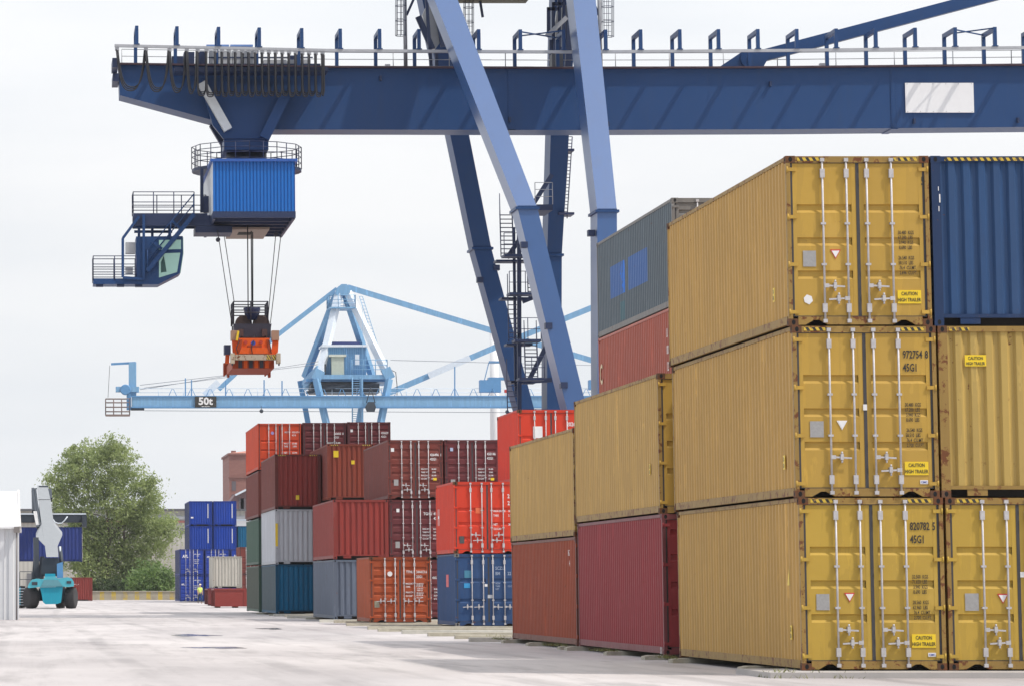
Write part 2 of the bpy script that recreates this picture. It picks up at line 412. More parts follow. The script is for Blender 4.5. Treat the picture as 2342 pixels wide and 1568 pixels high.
def triangle(r, x, z, s, border=REDM):
    y = r['_front'] + 0.022; cx = -CW/2 + x * CW; mb = MB()
    for k, (q, dy, m) in enumerate(((s, 0, 0), (s * .74, -.003, 1))):
        mb.prism([(cx - q/2, z + q * .42), (cx, z - q * .46), (cx + q/2, z + q * .42)], y + dy, y + .012, m)
    return mb.build('warning_triangle', [border, WHITE], r)
def caution(r, x, z, txt=BLKL, w=.40, h=.225):
    p = plate(r, x, z, w, h, YEL, 'caution_sign'); y = r['_front'] + .016; cx = -CW/2 + x * CW; mb = MB()
    put_text(mb, 'CAUTION', cx, y, z + .025, .085, .72, 0, .02, True); put_text(mb, 'HIGH TRAILER', cx, y, z - .08, .085, .72, 0, .02, True)
    mb.build('lettering', txt, p)
def hazard(r, H, n=2, wide=.42):
    mb = MB(); y = r['_front'] + 0.001
    xs = [-CW/2 + .20] if n == 1 else [-CW/2 + .20, CW/2 - .20 - wide]
    for x in xs: mb.box(x, x + wide, y, y + .004, H - .085, H - .03)
    return mb.build('hazard_stripe', HAZ, r)
def side_sticker(r, Ln, y, z, w=.16, h=.24, mat=YEL, txt=('CA', 'GH')):
    mb = MB(); x = -CW/2 + .004; mb.box(x, x + .006, y - w/2, y + w/2, z - h/2, z + h/2)
    p = mb.build('caution_sign', mat, r); mb = MB()
    for i, s in enumerate(txt): put_text(mb, s, x - .003, y + w * .42, z + .02 - i * .11, .10, .7, 0, .02, False, True)
    if txt: mb.build('lettering', BLKL, p)
def side_text(r, items, mat):
    mb = MB()
    for s, y, z, size in items: put_text(mb, s, -CW/2 + .004, y, z, size, .9, 0, .02, False, True)
    mb.build('lettering', mat, r)

yel = (0.57, 0.355, 0.072)
M_YS = paint('yellow_enamel_weathered_side', (0.66, 0.40, 0.125), .05, .5, .55)
M_YE = paint('yellow_enamel_door', yel, .05, .30, .40)
M_YE2 = paint('golden_yellow_enamel_door', (0.55, 0.36, 0.066), .04, .25, .40)
M_YF = paint('yellow_enamel_rusty_frame', (0.40, 0.25, 0.07), .33, .5, .5)
M_RUST = paint('rusted_steel', (0.16, 0.075, 0.035), .42, .6, .7)
M_YP = paint('pale_yellow_rusty_end', (0.58, 0.40, 0.12), .15, .5, .45)
# --- the yellow stack at the right corner, fitted on its corners
X0, Y0 = 12.845, 64.27
NEAR = 'yellow containers in the near corner stack'
c = container('weathered yellow container on top of the near corner stack, torn white sticker on its door', X0, Y0, 2*HC, L40, HC, 'door', M_YS, M_YE, M_YF, NEAR, B_YEL, cast=M_RUST)
wt = [('30.480  KGS', .775, 1.555, .088), ('67.200  LBS', .775, 1.47, .088), (' 3.940  KGS', .775, 1.385, .088), (' 8.690  LBS', .775, 1.30, .088)]
w2 = [('26.540  KGS', .775, 1.125, .088), ('58.510  LBS', .775, 1.04, .088), (' 76.4  CU.MT.', .775, .955, .088), (' 2.696  CU.FT.', .775, .87, .088)]
letters(c, wt + w2, BLKL, bold=.014, xs=.6); letters(c, [('5', .945, 2.40, .20)], BLKL, xs=.6)
plate(c, .155, 1.14, .22, .27, PLATE); triangle(c, .337, 1.22, .18); caution(c, .845, .49); hazard(c, HC)
mb = MB(); y = -L40/2 + .024; mb.prism([(-.94, .40), (-.86, .36), (-.80, .42), (-.82, .50), (-.90, .53), (-.955, .47)], y, y + .008); mb.build('torn_sticker', WHITE, c)
side_sticker(c, L40, -L40/2 + 1.3, .62)
c = container('yellow high container numbered 972754, between two others in the near corner stack', X0 + .05, Y0, HC, L40, HC, 'door', M_YS, M_YE, M_YF, NEAR, B_YEL, cast=M_RUST,
              handles=((0, .235, 1), (2, .235, 1), (3, .16, -1)))
letters(c, [('8', .922, 2.35, .185), ('972754', .768, 2.35, .185), ('45G1', .768, 2.13, .185)], BLKL, xs=.60)
letters(c, [(s, x, z - .02, q) for s, x, z, q in wt] + [(' 26.540  KGS', .775, 1.105, .088), ('58.510  LBS', .775, 1.02, .088), (' 76.4  CU.MT.', .775, .935, .088), (' 2.700  CU.FT.', .775, .85, .088)], BLKL, bold=.014, xs=.6)
plate(c, .16, 1.15, .23, .27, PLATE); triangle(c, .335, 1.22, .18, WHITE); caution(c, .845, .49); hazard(c, HC)
p = plate(c, .895, .26, .13, .065, WHITE, 'maker_tag'); mb = MB(); put_text(mb, 'CIMC', -CW/2 + .895*CW, -L40/2 + .018, .242, .05, .9, 0, .02, True); mb.build('lettering', BLUEM, p)
plate(c, .497, 1.52, .065, .10, WHITE, 'seal_tag', dy=.014)
side_sticker(c, L40, -L40/2 + .95, .62)
c = container('yellow high container numbered 820782, lowest of the near corner stack', X0 + .10, Y0, 0, L40, HC, 'door', M_YS, M_YE2, M_YF, NEAR, B_YEL, cast=M_RUST)
letters(c, [('5', .922, 2.35, .185), ('820782', .768, 2.35, .185), ('45G1', .768, 2.13, .185)], BLKL, xs=.60)
letters(c, [('32.500  KGS', .775, 1.535, .088), ('71.650  LBS', .775, 1.45, .088), (' 3.940  KGS', .775, 1.365, .088), (' 8.690  LBS', .775, 1.28, .088),
            ('28.560  KGS', .775, 1.105, .088), ('62.960  LBS', .775, 1.02, .088), (' 76.4  CU.MT.', .775, .935, .088), (' 2.700  CU.FT.', .775, .85, .088)], BLKL, bold=.014, xs=.6)
plate(c, .155, 1.14, .22, .27, PLATE); triangle(c, .34, 1.22, .18); caution(c, .845, .49); hazard(c, HC)
p = plate(c, .90, .26, .13, .065, WHITE, 'maker_tag'); mb = MB(); put_text(mb, 'CIMC', -CW/2 + .90*CW, -L40/2 + .018, .242, .05, .9, 0, .02, True); mb.build('lettering', BLUEM, p)
side_sticker(c, L40, -L40/2 + .9, .62)
mb = MB(); x = -CW/2 + .004; mb.add([(x, -L40/2 + 1.15, 1.42), (x, -L40/2 + .95, 1.42), (x, -L40/2 + .95, 1.72)], [(0, 1, 2)]); mb.build('warning_triangle', YEL, c)
# second column, right edge of the photo
XR = X0 + CW + .035
M_BLUE = paint('navy_blue_enamel', (0.040, 0.098, 0.23), .06, .55, .40)
M_BLUEF = paint('navy_blue_frame', (0.022, 0.05, 0.13), .14, .5, .45)
c = container('navy blue corrugated high container with a striped header, on a rusty yellow one', XR, Y0, 2*HC, L40, HC, 'end', M_BLUE, M_BLUE, M_BLUEF, None)
c['_front'] = -L40/2; mb = MB(); mb.box(-.98, 1.04, -L40/2 + .001, -L40/2 + .005, HC - .085, HC - .03); mb.build('hazard_stripe', HAZ, c)
letters(c, [('I', .045, 2.3, .1), ('l', .05, 2.1, .2), ('I', .045, 1.95, .12)], WHITE, .0)
c = container('yellow corrugated container end with rusty posts, under the navy blue container', XR + .045, Y0, HC, L40, HC, 'end', M_YS, M_YP, M_YF, None, cast=M_RUST)
c['_front'] = -L40/2; hazard(c, HC, 1, .34)
p = plate(c, .26, 2.31, .36, .19, YEL, 'caution_sign', dy=.014); mb = MB(); xx = -CW/2 + .26*CW
put_text(mb, 'CAUTION', xx, -L40/2 + .010, 2.325, .075, .75, 0, .02, True); put_text(mb, 'HIGH TRAILER', xx, -L40/2 + .010, 2.235, .075, .66, 0, .02, True); mb.build('lettering', BLKL, p)
c = container('yellow container with doors at the right edge, on the ground under the rusty yellow end', XR + .10, Y0, 0, L40, HC, 'door', M_YS, M_YE2, M_YF, NEAR, B_YEL, cast=M_RUST)
plate(c, .17, 1.14, .23, .29, PLATE); triangle(c, .385, 1.20, .19); hazard(c, HC, 1, .42); plate(c, .535, 1.6, .13, .09, WHITE, 'seal_tag', dy=.012)
# rest of the first row
U1, U2 = 14.255, 26.66
M_MAR = paint('maroon_enamel_side', (0.38, 0.060, 0.066), .10, .5, .55)
M_MARF = paint('maroon_rail', (0.25, 0.075, 0.08), .16, .5, .45)
M_BRK = paint('brick_red_enamel_side', (0.40, 0.085, 0.038), .16, .5, .55)
M_BRKF = paint('brick_red_rail', (0.22, 0.085, 0.06), .20, .5, .5)
M_YS2 = paint('pale_yellow_enamel_side', (0.68, 0.43, 0.145), .04, .5, .55)
DP = (M_MARF, M_BRKF)
c = container('maroon corrugated container on the ground, its long side next to the near yellow stack', X0 + .14, Y0 + U1, 0, L40, HC, 'door', M_MAR, M_MAR, M_MARF, None)
side_text(c, [('IX', -L40/2 + .5, .02, .2)], WHITE)
c = container('pale yellow container resting on the maroon one', X0 + .10, Y0 + U1, HC, L40, HC, 'door', M_YS2, M_YE, M_YF, None, B_YEL, cast=M_RUST); side_sticker(c, L40, -L40/2 + 1.2, .95, .14, .22)
c = container('brick red rust-streaked container on the ground, beyond the maroon one', X0 + .12, Y0 + U2, 0, L40, ST, 'door', M_BRK, M_BRK, M_BRKF, None)
side_text(c, [('RG', -L40/2 + 1.3, 2.15, .2), ('4', -L40/2 + 1.1, 1.9, .2)], WHITE)
container('pale yellow container resting on the brick red one', X0 + .10, Y0 + U2, ST, L40, ST, 'door', M_YS2, M_YE, M_YF, None, B_YEL, cast=M_RUST)
for k in range(3): container('unseen yellow container added behind the near corner stack to block the sun', XR + .05, 77.3, k*HC, L40, HC, 'end', M_YS, M_YP, M_YF, 'unseen containers added to block the sun')  # unseen stack added to keep sun out of the gap in the front row
# second row behind: faded grey on salmon red, lifted by two lower boxes
XS = 15.35; YS = 90.6
M_GRY = paint('faded_grey_blue_side', (0.145, 0.185, 0.215), .12, .6, .45, patches=((-2.2, .9, .9, 1.75, (0.03, 0.20, 0.75)), (1.45, 3.8, .9, 1.75, (0.03, 0.20, 0.75)), (1.5, 2.2, .22, .7, (0.05, 0.22, 0.26))))
M_GRYF = paint('grey_frame', (0.24, 0.23, 0.22), .18, .5, .5)
M_SAL = paint('salmon_red_side', (0.50, 0.125, 0.080), .06, .5, .42)
container('brown container at the bottom of the row hidden behind the yellow stacks', XS, YS, 0, L40, HC, 'door', M_BRK, M_BRK, M_BRKF, 'hidden lower boxes')
container('brown container at the bottom of the row hidden behind the yellow stacks', XS, YS, HC, L40, ST, 'door', M_BRK, M_BRK, M_BRKF, 'hidden lower boxes')
c = container('salmon red container with pale letters, under the faded grey one', XS, YS, HC + ST, L40, ST, 'door', M_SAL, M_SAL, M_SAL, None)
side_text(c, [('C', L40/2 - .25, 1.35, .75), ('O', L40/2 - .25, .55, .75)], plain('cream_marking', (0.62, 0.46, 0.28), .5)); side_text(c, [('U', -L40/2 + 1.1, 1.9, .3), ('00', -L40/2 + 1.1, 1.5, .3), ('12', -L40/2 + 1.1, 1.1, .3), ('I', -L40/2 + .7, .6, .3)], WHITE)
container('faded grey container with two blue painted blocks on its side, topmost behind the yellow stacks', XS, YS, HC + 2*ST, L40, ST, 'door', M_GRY, M_GRYF, M_GRYF, None)
# --- blue and red twenty-footers beyond the gap
def P3(name, rgb, rust=.10, streak=.45, d=.85):
    return paint(name + '_side', tuple(min(.9, q * 1.12) for q in rgb), rust * .8, streak, .52), paint(name + '_end', rgb, rust, streak * .8, .42), paint(name + '_frame', tuple(q * d for q in rgb), rust + .06, streak, .5)
NUM = [('MAX.WT.', .60, 1.28, .095), ('30.480', .79, 1.28, .095), ('TARE WT.', .60, 1.14, .095), (' 3.940', .79, 1.14, .095), ('PAYLOAD', .60, 1.00, .095), ('26.540', .79, 1.00, .095), ('CU.CAP.', .60, .86, .095), ('67.2 M', .79, .86, .095)]
a, b_, f_ = P3('slate_blue', (0.035, 0.085, 0.21), .12)
c = container('slate blue twenty-foot container with patched doors, on the ground under the bright red one', 15.22, 137.3, 0, L20, ST, 'door', a, b_, f_, None, B_BLU,
              handles=((0, .27, -1), (1, .27, -1), (2, .27, 1), (3, .27, 1)), cast=M_GRYF)
letters(c, [('SCZU', .60, 2.02, .16), ('BM', .60, 1.83, .16), ('2210', .78, 1.83, .16), ('MGW', .60, 1.5, .085), ('TARE', .60, 1.4, .085), ('NET', .60, 1.3, .085), ('CU.CAP.', .78, 1.4, .085)], plain('pale_blue_marking', (0.30, 0.36, 0.48), .5))
plate(c, .20, 1.86, .28, .26, plain('teal_patch', (0.05, 0.20, 0.30), .5), 'repaint_patch'); plate(c, .18, 1.45, .22, .17, plain('cyan_patch', (0.03, 0.27, 0.55), .5), 'repaint_patch')
plate(c, .46, 1.46, .10, .09, WHITE, 'sticker'); plate(c, .52, 1.06, .18, .12, plain('grey_sticker', (.45, .47, .5), .5), 'sticker'); plate(c, .93, .42, .12, .28, WHITE, 'sticker')
mb = MB(); mb.box(-CW/2 + .003, -CW/2 + .009, -.9, -.1, 1.4, 1.85); mb.build('red_patch', plain('red_patch', (.62, .08, .09), .5), c)
RED = P3('bright_red', (0.72, 0.058, 0.026), .05, .35, .9)
c = container('bright red twenty-foot container with white writing, on the slate blue one', 15.20, 137.3, ST, L20, ST, 'door', *RED, None, B_RED,
              handles=((0, .265, 1), (1, .19, -1), (2, .19, 1), (3, .265, -1)), cast=M_RUST)
letters(c, [('219  7', .80, 2.0, .20), ('22G1', .80, 1.75, .20), ('MAX.GROSS', .59, 1.5, .10), ('TARE', .59, 1.34, .10), ('NET', .59, 1.02, .10), ('CU.CAP.', .59, .86, .10), ('30.480', .81, 1.5, .1), ('2.200', .81, 1.34, .1), ('28.280', .81, 1.02, .1)], WHITE)
plate(c, .12, .50, .17, .26, plain('dark_plate', (.07, .07, .07), .4), 'data_plate'); plate(c, .38, 1.55, .26, .20, plain('orange_patch', (.72, .14, .05), .5), 'repaint_patch')
side_text(c, [('H', 2.35, 1.1, .85)], WHITE)
c = container('bright red container with a white blank panel on its door, topmost beside the crane legs', 17.55, 137.3, 2*ST, L20, ST, 'door', *RED, None, B_RED, cast=M_RUST)
letters(c, [('202675', .73, 2.0, .20), ('22G1', .73, 1.75, .20)], WHITE); plate(c, .30, 1.78, .34, .42, WHITE, 'white_panel')
HIDM = P3('dull_brown', (0.16, 0.06, 0.045))
for k in range(2): container('dull brown container buried under the topmost bright red one', 17.55, 137.3, k*ST, L20, ST, 'door', *HIDM, 'containers buried behind the bright red one', B_ST6, detail=1)
# --- rust orange twenty-footer
RO = P3('rust_orange', (0.44, 0.092, 0.032), .12, .5, .7)
c = container('rust orange twenty-foot container with a white oval sticker on its door', 13.40, 151.5, 0, L20, ST, 'door', *RO, None, B_ST6,
              handles=((0, .33, -1), (1, .33, -1), (2, .33, 1), (3, .33, 1)), cast=M_RUST)
letters(c, [('TTNU', .60, 1.95, .14), ('344413 6', .765, 1.95, .14), ('22G1', .765, 1.76, .14), ('MAX.WT.', .59, 1.5, .095), ('TARE', .59, 1.38, .095), ('MAX.CW.', .59, 1.16, .095), ('CU.CAP.', .59, 1.02, .095),
            ('30.480 KG', .765, 1.5, .08), ('67.200 LB', .765, 1.42, .08), (' 2.220 KG', .765, 1.32, .08), (' 4.890 LB', .765, 1.24, .08), ('28.260 KG', .765, 1.14, .08), ('62.300 LB', .765, 1.06, .08), ('33.2 CBM', .765, .96, .08)], WHITE)
mb = MB(); mb.lathe((-CW/2 + .335*CW, -L20/2 + .02, 1.92), [(0, .10), (.012, .10)], 'y', 16); mb.build('oval_sticker', WHITE, c); plate(c, .12, .72, .20, .26, plain('olive_plate', (.28, .26, .19), .4), 'data_plate')
# --- the middle block
DM = P3('dark_maroon', (0.165, 0.036, 0.040), .10, .5, .8); MC = P3('red_brown', (0.32, 0.052, 0.042), .08, .5, .9); BM = P3('brown_maroon', (0.22, 0.054, 0.042), .12, .5, .8)
GB = P3('grey_blue', (0.16, 0.19, 0.25), .12, .6, .9)
YB = 167.0; XB = 13.2
container('grey blue corrugated container on the ground, left of the rust orange one', XB, YB, 0, L40, ST, 'end', *GB, None)
container('red brown corrugated container on the grey blue one', XB, YB, ST + .03, L40, ST, 'end', *MC, None)
c = container('dark maroon container low behind the rust orange one, a strip of its door in view', XB + 2.46, YB, 0, L40, ST, 'door', *DM, None, B_ST6); letters(c, [('U  426', .60, 1.95, .14), ('42G1', .765, 1.76, .14)] + NUM, WHITE)
c = container('dark maroon container lettered TGHU, its door dented, right of the red brown corrugated one', XB + 2.46, YB, ST + .03, L40, ST, 'door', *DM, None, B_ST6)
letters(c, [('TGHU', .62, 1.92, .17), ('41', .80, 1.92, .17), ('42G1', .80, 1.72, .17)] + NUM, WHITE); plate(c, .15, .62, .19, .28, PLATE); plate(c, .16, 2.12, .13, .15, WHITE, 'sticker')
c = container('brown maroon container numbered 426496, on the one lettered TGHU', XB + 2.42, YB, 2*ST + .06, L40, ST, 'door', *BM, None, B_ST6)
letters(c, [('426496  8', .765, 1.88, .16), ('42G1', .765, 1.69, .16)] + NUM, WHITE); plate(c, .15, .72, .20, .27, PLATE); plate(c, .09, 2.15, .14, .16, WHITE, 'sticker'); plate(c, .85, .87, .15, .11, YEL, 'sticker')
c = container('dark maroon container numbered 450146, right of the brown maroon 426496', XB + 4.92, YB, 2*ST + .06, L40, ST, 'door', *DM, None, B_ST6)
letters(c, [('450146  1', .765, 1.92, .16), ('42G1', .765, 1.73, .16)] + NUM, WHITE); plate(c, .15, .72, .20, .27, PLATE); plate(c, .13, 2.17, .13, .15, plain('pale_sticker', (.4, .45, .6), .5), 'sticker'); plate(c, .86, .87, .15, .11, YEL, 'sticker')
for k in range(2): container('dull brown container buried under the dark maroon one numbered 450146', XB + 4.92, YB, k*(ST + .03), L40, ST, 'door', *HIDM, 'containers buried in the middle block', B_ST6, detail=1)
# --- the left block, three high
TE = P3('teal_blue', (0.008, 0.145, 0.29), .06, .45, .6); WG = P3('white_grey', (0.60, 0.61, 0.64), .06, .3, .85); OC = P3('orange_brown', (0.32, 0.070, 0.042), .07, .5, .85)
TES = paint('slate_teal_side', (0.085, 0.125, 0.145), .08, .4, .42)
c = container('teal blue corrugated container on the ground under the white grey one', 12.83, 201, 0, L40, ST, 'end', TES, TE[1], TE[2], None)
c = container('white grey corrugated container with a yellow label down its post', 12.83, 201, ST, L40, HC, 'end', *WG, None)
mb = MB(); mb.box(-CW/2 + .01, -CW/2 + .14, -L40/2 - .003, -L40/2 + .003, .95, 2.15); mb.build('yellow_label', YEL, c)
c = container('red brown corrugated container with a small yellow tag, on the white grey one', 12.83, 201, ST + HC, L40, HC, 'end', *BM[:1], MC[1], BM[2], None); c['_front'] = -L40/2; hazard(c, HC); plate(c, .49, .62, .18, .24, YEL, 'sticker', dy=.012)
c = container('orange brown corrugated container with a yellow square notice, topmost behind the red brown ones', 15.33, 197.5, 2*HC + .1, L40, HC, 'end', BM[0], OC[1], OC[2], None); c['_front'] = -L40/2; hazard(c, HC)
plate(c, .19, 2.38, .26, .34, YEL, 'notice', dy=.012); plate(c, .55, 1.95, .17, .2, YEL, 'sticker', dy=.012)
for k in range(2): container('dull brown container buried under the orange brown one', 15.33, 197.5, k*(HC + .05), L40, HC, 'door', *HIDM, 'containers buried in the left block', B_ST6, detail=1)
# --- the rear block, four high
GR = P3('grey_green', (0.085, 0.15, 0.11), .06, .4, .9); OR = P3('orange_red', (0.68, 0.080, 0.028), .07, .4, .85)
YR = 214.2; XA = 12.73; s4 = ST + .07
container('grey green container on the ground at the left corner of the block', XA, YR, 0, L40, ST, 'end', paint('moss_green_side', (0.095, 0.115, 0.085), .08, .4), GR[1], GR[2], None)
container('deeper grey green container, second up at the left corner of the block', XA, YR, s4, L40, ST, 'end', *GR, None)
container('brown maroon container at the left corner, between orange red and grey green ones', XA, YR, 2*s4, L40, ST, 'end', *BM, None)
c = container('orange red container with white numbers, topmost at the left corner of the block', XA, YR, 3*s4, L40, ST, 'door', *OR, None, B_RED, detail=1)
letters(c, [('MOTU', .62, 2.05, .14), ('050137 4', .79, 2.05, .14), ('4310', .79, 1.88, .14), ('MAX.W', .60, 1.42, .13), ('TARE', .60, 1.26, .13), ('30.480', .79, 1.42, .13), (' 3.890', .79, 1.26, .13), ('NET', .60, .9, .13), ('26.590', .79, .9, .13)], WHITE)
mb = MB(); mb.lathe((-CW/2 + .34*CW, -L40/2 + .02, 2.05), [(0, .09), (.012, .09)], 'y', 16); mb.build('oval_sticker', plain('lilac_sticker', (.35, .3, .6), .5), c)
c = container('dark maroon container topmost in the rear block, next to the orange red one', XA + 2.53, YR, 3*s4 + .04, L40, ST, 'door', *DM, None, B_ST6, detail=1)
letters(c, [('460000  0', .72, 1.92, .17), ('42G1', .72, 1.72, .17), ('MAX.WT  30.480', .56, 1.42, .13)], WHITE)
c = container('dark maroon container numbered 450629, right end of the topmost rear row', XA + 5.05, YR, 3*s4 + .08, L40, ST, 'door', *DM, None, B_ST6, detail=1)
letters(c, [('450629  0', .78, 1.92, .17), ('42G1', .78, 1.72, .17)], WHITE); plate(c, .10, 2.1, .13, .15, WHITE, 'sticker')
for j in (1, 2):
    for k in range(3): container('dull brown container buried below the topmost rear row', XA + 2.53 * j, YR, k * s4, L40, ST, 'door', *HIDM, 'containers buried in the rear block', B_ST6, detail=1)
# --- far blocks to the left
AB = P3('royal_blue', (0.018, 0.055, 0.36), .06, .35, .6); RB = P3('strong_blue', (0.016, 0.065, 0.40), .05, .35, .7); WC = P3('cream_white', (0.60, 0.57, 0.50), .12, .5, .8)
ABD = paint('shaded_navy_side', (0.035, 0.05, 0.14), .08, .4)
def apl(c, x=.12, z=1.75, s=.42):
    letters(c, [('APL', x, z, s), ('APZU 482115', .60, 2.05, .13), ('22G1', .70, 1.88, .13), ('MGW 30.480', .60, 1.5, .11), ('TARE 2.220', .60, 1.32, .11), ('NET 28.260', .60, 1.14, .11)], WHITE, bold=.03)
fx = 14.75; fy = 381
c = container('royal blue container with small white lettering by the walking man, on the ground', fx, fy, 0, L40, ST, 'door', ABD, AB[1], AB[2], None, B_ST6, detail=1); apl(c, .07, 1.6, .24)
c = container('royal blue container with big white lettering, upper left of the blue group', fx, fy, ST, L40, ST, 'door', ABD, AB[1], AB[2], None, B_RED, detail=1); apl(c)
c = container('royal blue container low behind the cream white one', fx + 2.55, fy, 0, L40, ST, 'door', ABD, AB[1], AB[2], None, B_ST6, detail=1)
c = container('royal blue container peeping over the cream white one, small white lettering', fx + 2.55, fy, ST, L40, ST, 'door', ABD, AB[1], AB[2], None, B_ST6, detail=1); apl(c, .07, 1.75, .24)
c = container('royal blue container with big white lettering cut off by a red brown one', fx + 5.1, fy, ST, L40, ST, 'door', ABD, AB[1], AB[2], None, B_RED, detail=1); apl(c)
container('royal blue container low behind the red brown pair', fx + 5.1, fy, 0, L40, ST, 'door', ABD, AB[1], AB[2], None, B_ST6, detail=1)
hx = 16.6; hy = 402
for j in range(3):
    for k in range(2): container('blue container hidden at the foot of the tall blue stack', hx + 2.55 * j, hy, k * ST, L40, ST, 'end', *AB, 'blue containers hidden at the foot of the tall blue stack', detail=1)
far = [('strong blue corrugated container, left one in the third layer of the tall blue stack', 0, 2, RB), ('strong blue corrugated container, right one in the third layer of the tall blue stack', 1, 2, RB),
       ('strong blue corrugated container with a white mark, top left of the tall blue stack', 0, 3, RB), ('strong blue corrugated container, right one on top of the tall blue stack', 1, 3, RB),
       ('teal corrugated container at the right end of the tall blue stack', 2, 2, TE)]
for lab, j, k, pm in far:
    c = container(lab, hx + 2.55 * j, hy, k * (ST + .03), L40, ST, 'end', ABD, pm[1], pm[2], None, detail=1); c['_front'] = -L40/2
    if pm is RB:
        mb = MB(); mb.box(.72, .80, -L40/2 + .02, -L40/2 + .026, .8, 2.3); mb.build('white_marking', WHITE, c)
        if j == 0 and k == 3: plate(c, .12, .85, .28, .16, WHITE, 'white_marking', dy=.01)
c = container('red brown container with white letters beside the cream white one, upper of a pair', 19.6, 360, ST, L20, ST, 'door', *BM, None, B_RED, detail=1); letters(c, [('t ex', .42, 1.9, .42), ('NET', .42, .9, .42)], WHITE, bold=.03)
c = container('red brown container with white letters beside the cream white one, lower of a pair', 19.6, 360, 0, L20, ST, 'door', *BM, None, B_RED, detail=1); letters(c, [('t ex', .42, 1.9, .42)], WHITE, bold=.03)
def half_box(label, x, y, m, Hh=1.38):
    r = thing('open_top_bin', label, 'container', (x + CW/2, y + 3, GZ)); w = CW
    mb = MB(); mb.box(-w/2, 2.9, -3, -2.93, .1, Hh); mb.box(-w/2, 2.9, 2.93, 3, .1, Hh); mb.box(-w/2, -w/2 + .07, -2.93, 2.93, .1, Hh); mb.box(2.83, 2.9, -2.93, 2.93, .1, Hh); mb.box(-w/2 + .07, 2.83, -2.93, 2.93, .12, .2)
    mb.build('body', m, r); mb = MB()
    for q in (-2.6, -1.2, 0, 1.2, 2.6): mb = MB(); mb.box(-w/2 - .05, -w/2 - .002, q - .05, q + .05, .1, Hh - .1); mb.build('rib', m, r)
    mb = MB(); mb.box(-w/2 - .06, 2.95, -3.05, -3.003, Hh - .1, Hh + .03); mb.build('rim', m, r); mb = MB(); mb.box(.9, 1.0, -3.05, -3.003, .1, Hh - .103); mb.build('rib', m, r)
    for q in (-.9, .4, 2.4): mb = MB(); mb.box(q - .08, q + .08, -2.9, 2.9, 0, .098); mb.build('skid', M_RUST, r)
    return r
half_box('low bright red steel bin on the ground in front of the cream white container', 13.38, 279, plain('bin_red', (.24, .03, .022), .5))
half_box('low dark red bin carrying the cream white container', 14.4, 312, plain('bin_dark_red', (.15, .02, .02), .5))
container('cream white corrugated container with rust stains, raised on a low red bin', 14.75, 312, 1.32, L20, ST, 'end', *WC, None, detail=1)
c = container('brick red container standing by the striped wall, partly behind the reach stacker', 4.3, 425, GZ, L20, ST, 'end', *MC, None, detail=1); c['_front'] = -L20/2
letters(c, [('-- . -', .15, 1.75, .4)], WHITE, -.002)
# ------------------------------------------------------------------ the yard
def setting(name, mb, m): return tag(mb.build(name, m), None, None, None, 'structure')
m, t, b = base_mat('yard_concrete', 0.75)
tc = N(t, 'ShaderNodeTexCoord'); pos = tc.outputs['Object']
def scaled(v, s): mp = N(t, 'ShaderNodeMapping'); mp.inputs['Scale'].default_value = s; L(t, v, mp.inputs['Vector']); return mp.outputs[0]
n1 = noise(t, scaled(pos, (1, .35, 1)), 0.16, 5, .6); n2 = noise(t, scaled(pos, (1.6, .12, 1)), 0.9, 5, .65); n3 = noise(t, pos, 14, 5, .7)
n4 = noise(t, scaled(pos, (.5, .07, 1)), 0.8, 6, .7)
c = mixc(t, ramp(t, n1, .34, .66), (0.37, 0.34, 0.338), (0.545, 0.508, 0.495))
c = mixc(t, mth(t, 'MULTIPLY', ramp(t, n2, .50, .72), .55), c, (0.24, 0.22, 0.215))
c = mixc(t, mth(t, 'MULTIPLY', ramp(t, n4, .57, .66), .55), c, (0.20, 0.185, 0.185))
wv = N(t, 'ShaderNodeTexWave'); wv.inputs['Scale'].default_value = .11; wv.inputs['Distortion'].default_value = 9; wv.inputs['Detail'].default_value = 2; wv.inputs['Detail Scale'].default_value = .25; L(t, scaled(pos, (1, .16, 1)), wv.inputs['Vector'])
n5 = noise(t, scaled(pos, (1, .3, 1)), .25, 3)
c = mixc(t, mth(t, 'MULTIPLY', mth(t, 'MULTIPLY', ramp(t, wv.outputs['Fac'], .90, .985), ramp(t, n5, .45, .62)), .40), c, (0.15, 0.14, 0.14))      # tyre tracks
n6 = noise(t, scaled(pos, (1, .45, 1)), .05, 3); c = mixc(t, mth(t, 'MULTIPLY', ramp(t, n6, .50, .56), .22), c, (0.30, 0.28, 0.285))                # patched slabs
c = mixc(t, mth(t, 'MULTIPLY', ramp(t, n3, .35, .75), .20), c, (0.30, 0.27, 0.25))
bk = N(t, 'ShaderNodeTexBrick'); bk.inputs['Scale'].default_value = 1.0; bk.inputs['Brick Width'].default_value = .42; bk.inputs['Row Height'].default_value = .21
bk.inputs['Mortar Size'].default_value = .012; bk.inputs['Color1'].default_value = (1, 1, 1, 1); bk.inputs['Color2'].default_value = (.88, .88, .88, 1); bk.inputs['Mortar'].default_value = (.55, .53, .5, 1)
L(t, pos, bk.inputs['Vector']); c = mixc(t, mth(t, 'MULTIPLY', ramp(t, n1, .30, .60, (1, 1, 1), (0, 0, 0)), .35), c, bk.outputs['Color'], 'MULTIPLY')
L(t, c, b.inputs['Base Color'])
bp = N(t, 'ShaderNodeBump'); bp.inputs['Strength'].default_value = .35; bp.inputs['Distance'].default_value = .03; L(t, n3, bp.inputs['Height']); L(t, bp.outputs[0], b.inputs['Normal'])
mb = MB(); mb.add([(-1500, -200, GZ), (1500, -200, GZ), (1500, 3000, GZ), (-1500, 3000, GZ)], [(0, 1, 2, 3)]); setting('ground', mb, m)
CONC = plain('pale_concrete', (0.44, 0.42, 0.37), .85, 0, .3, 5); OLDC = plain('stained_concrete', (0.36, 0.33, 0.26), .85, 0, .4, 4)
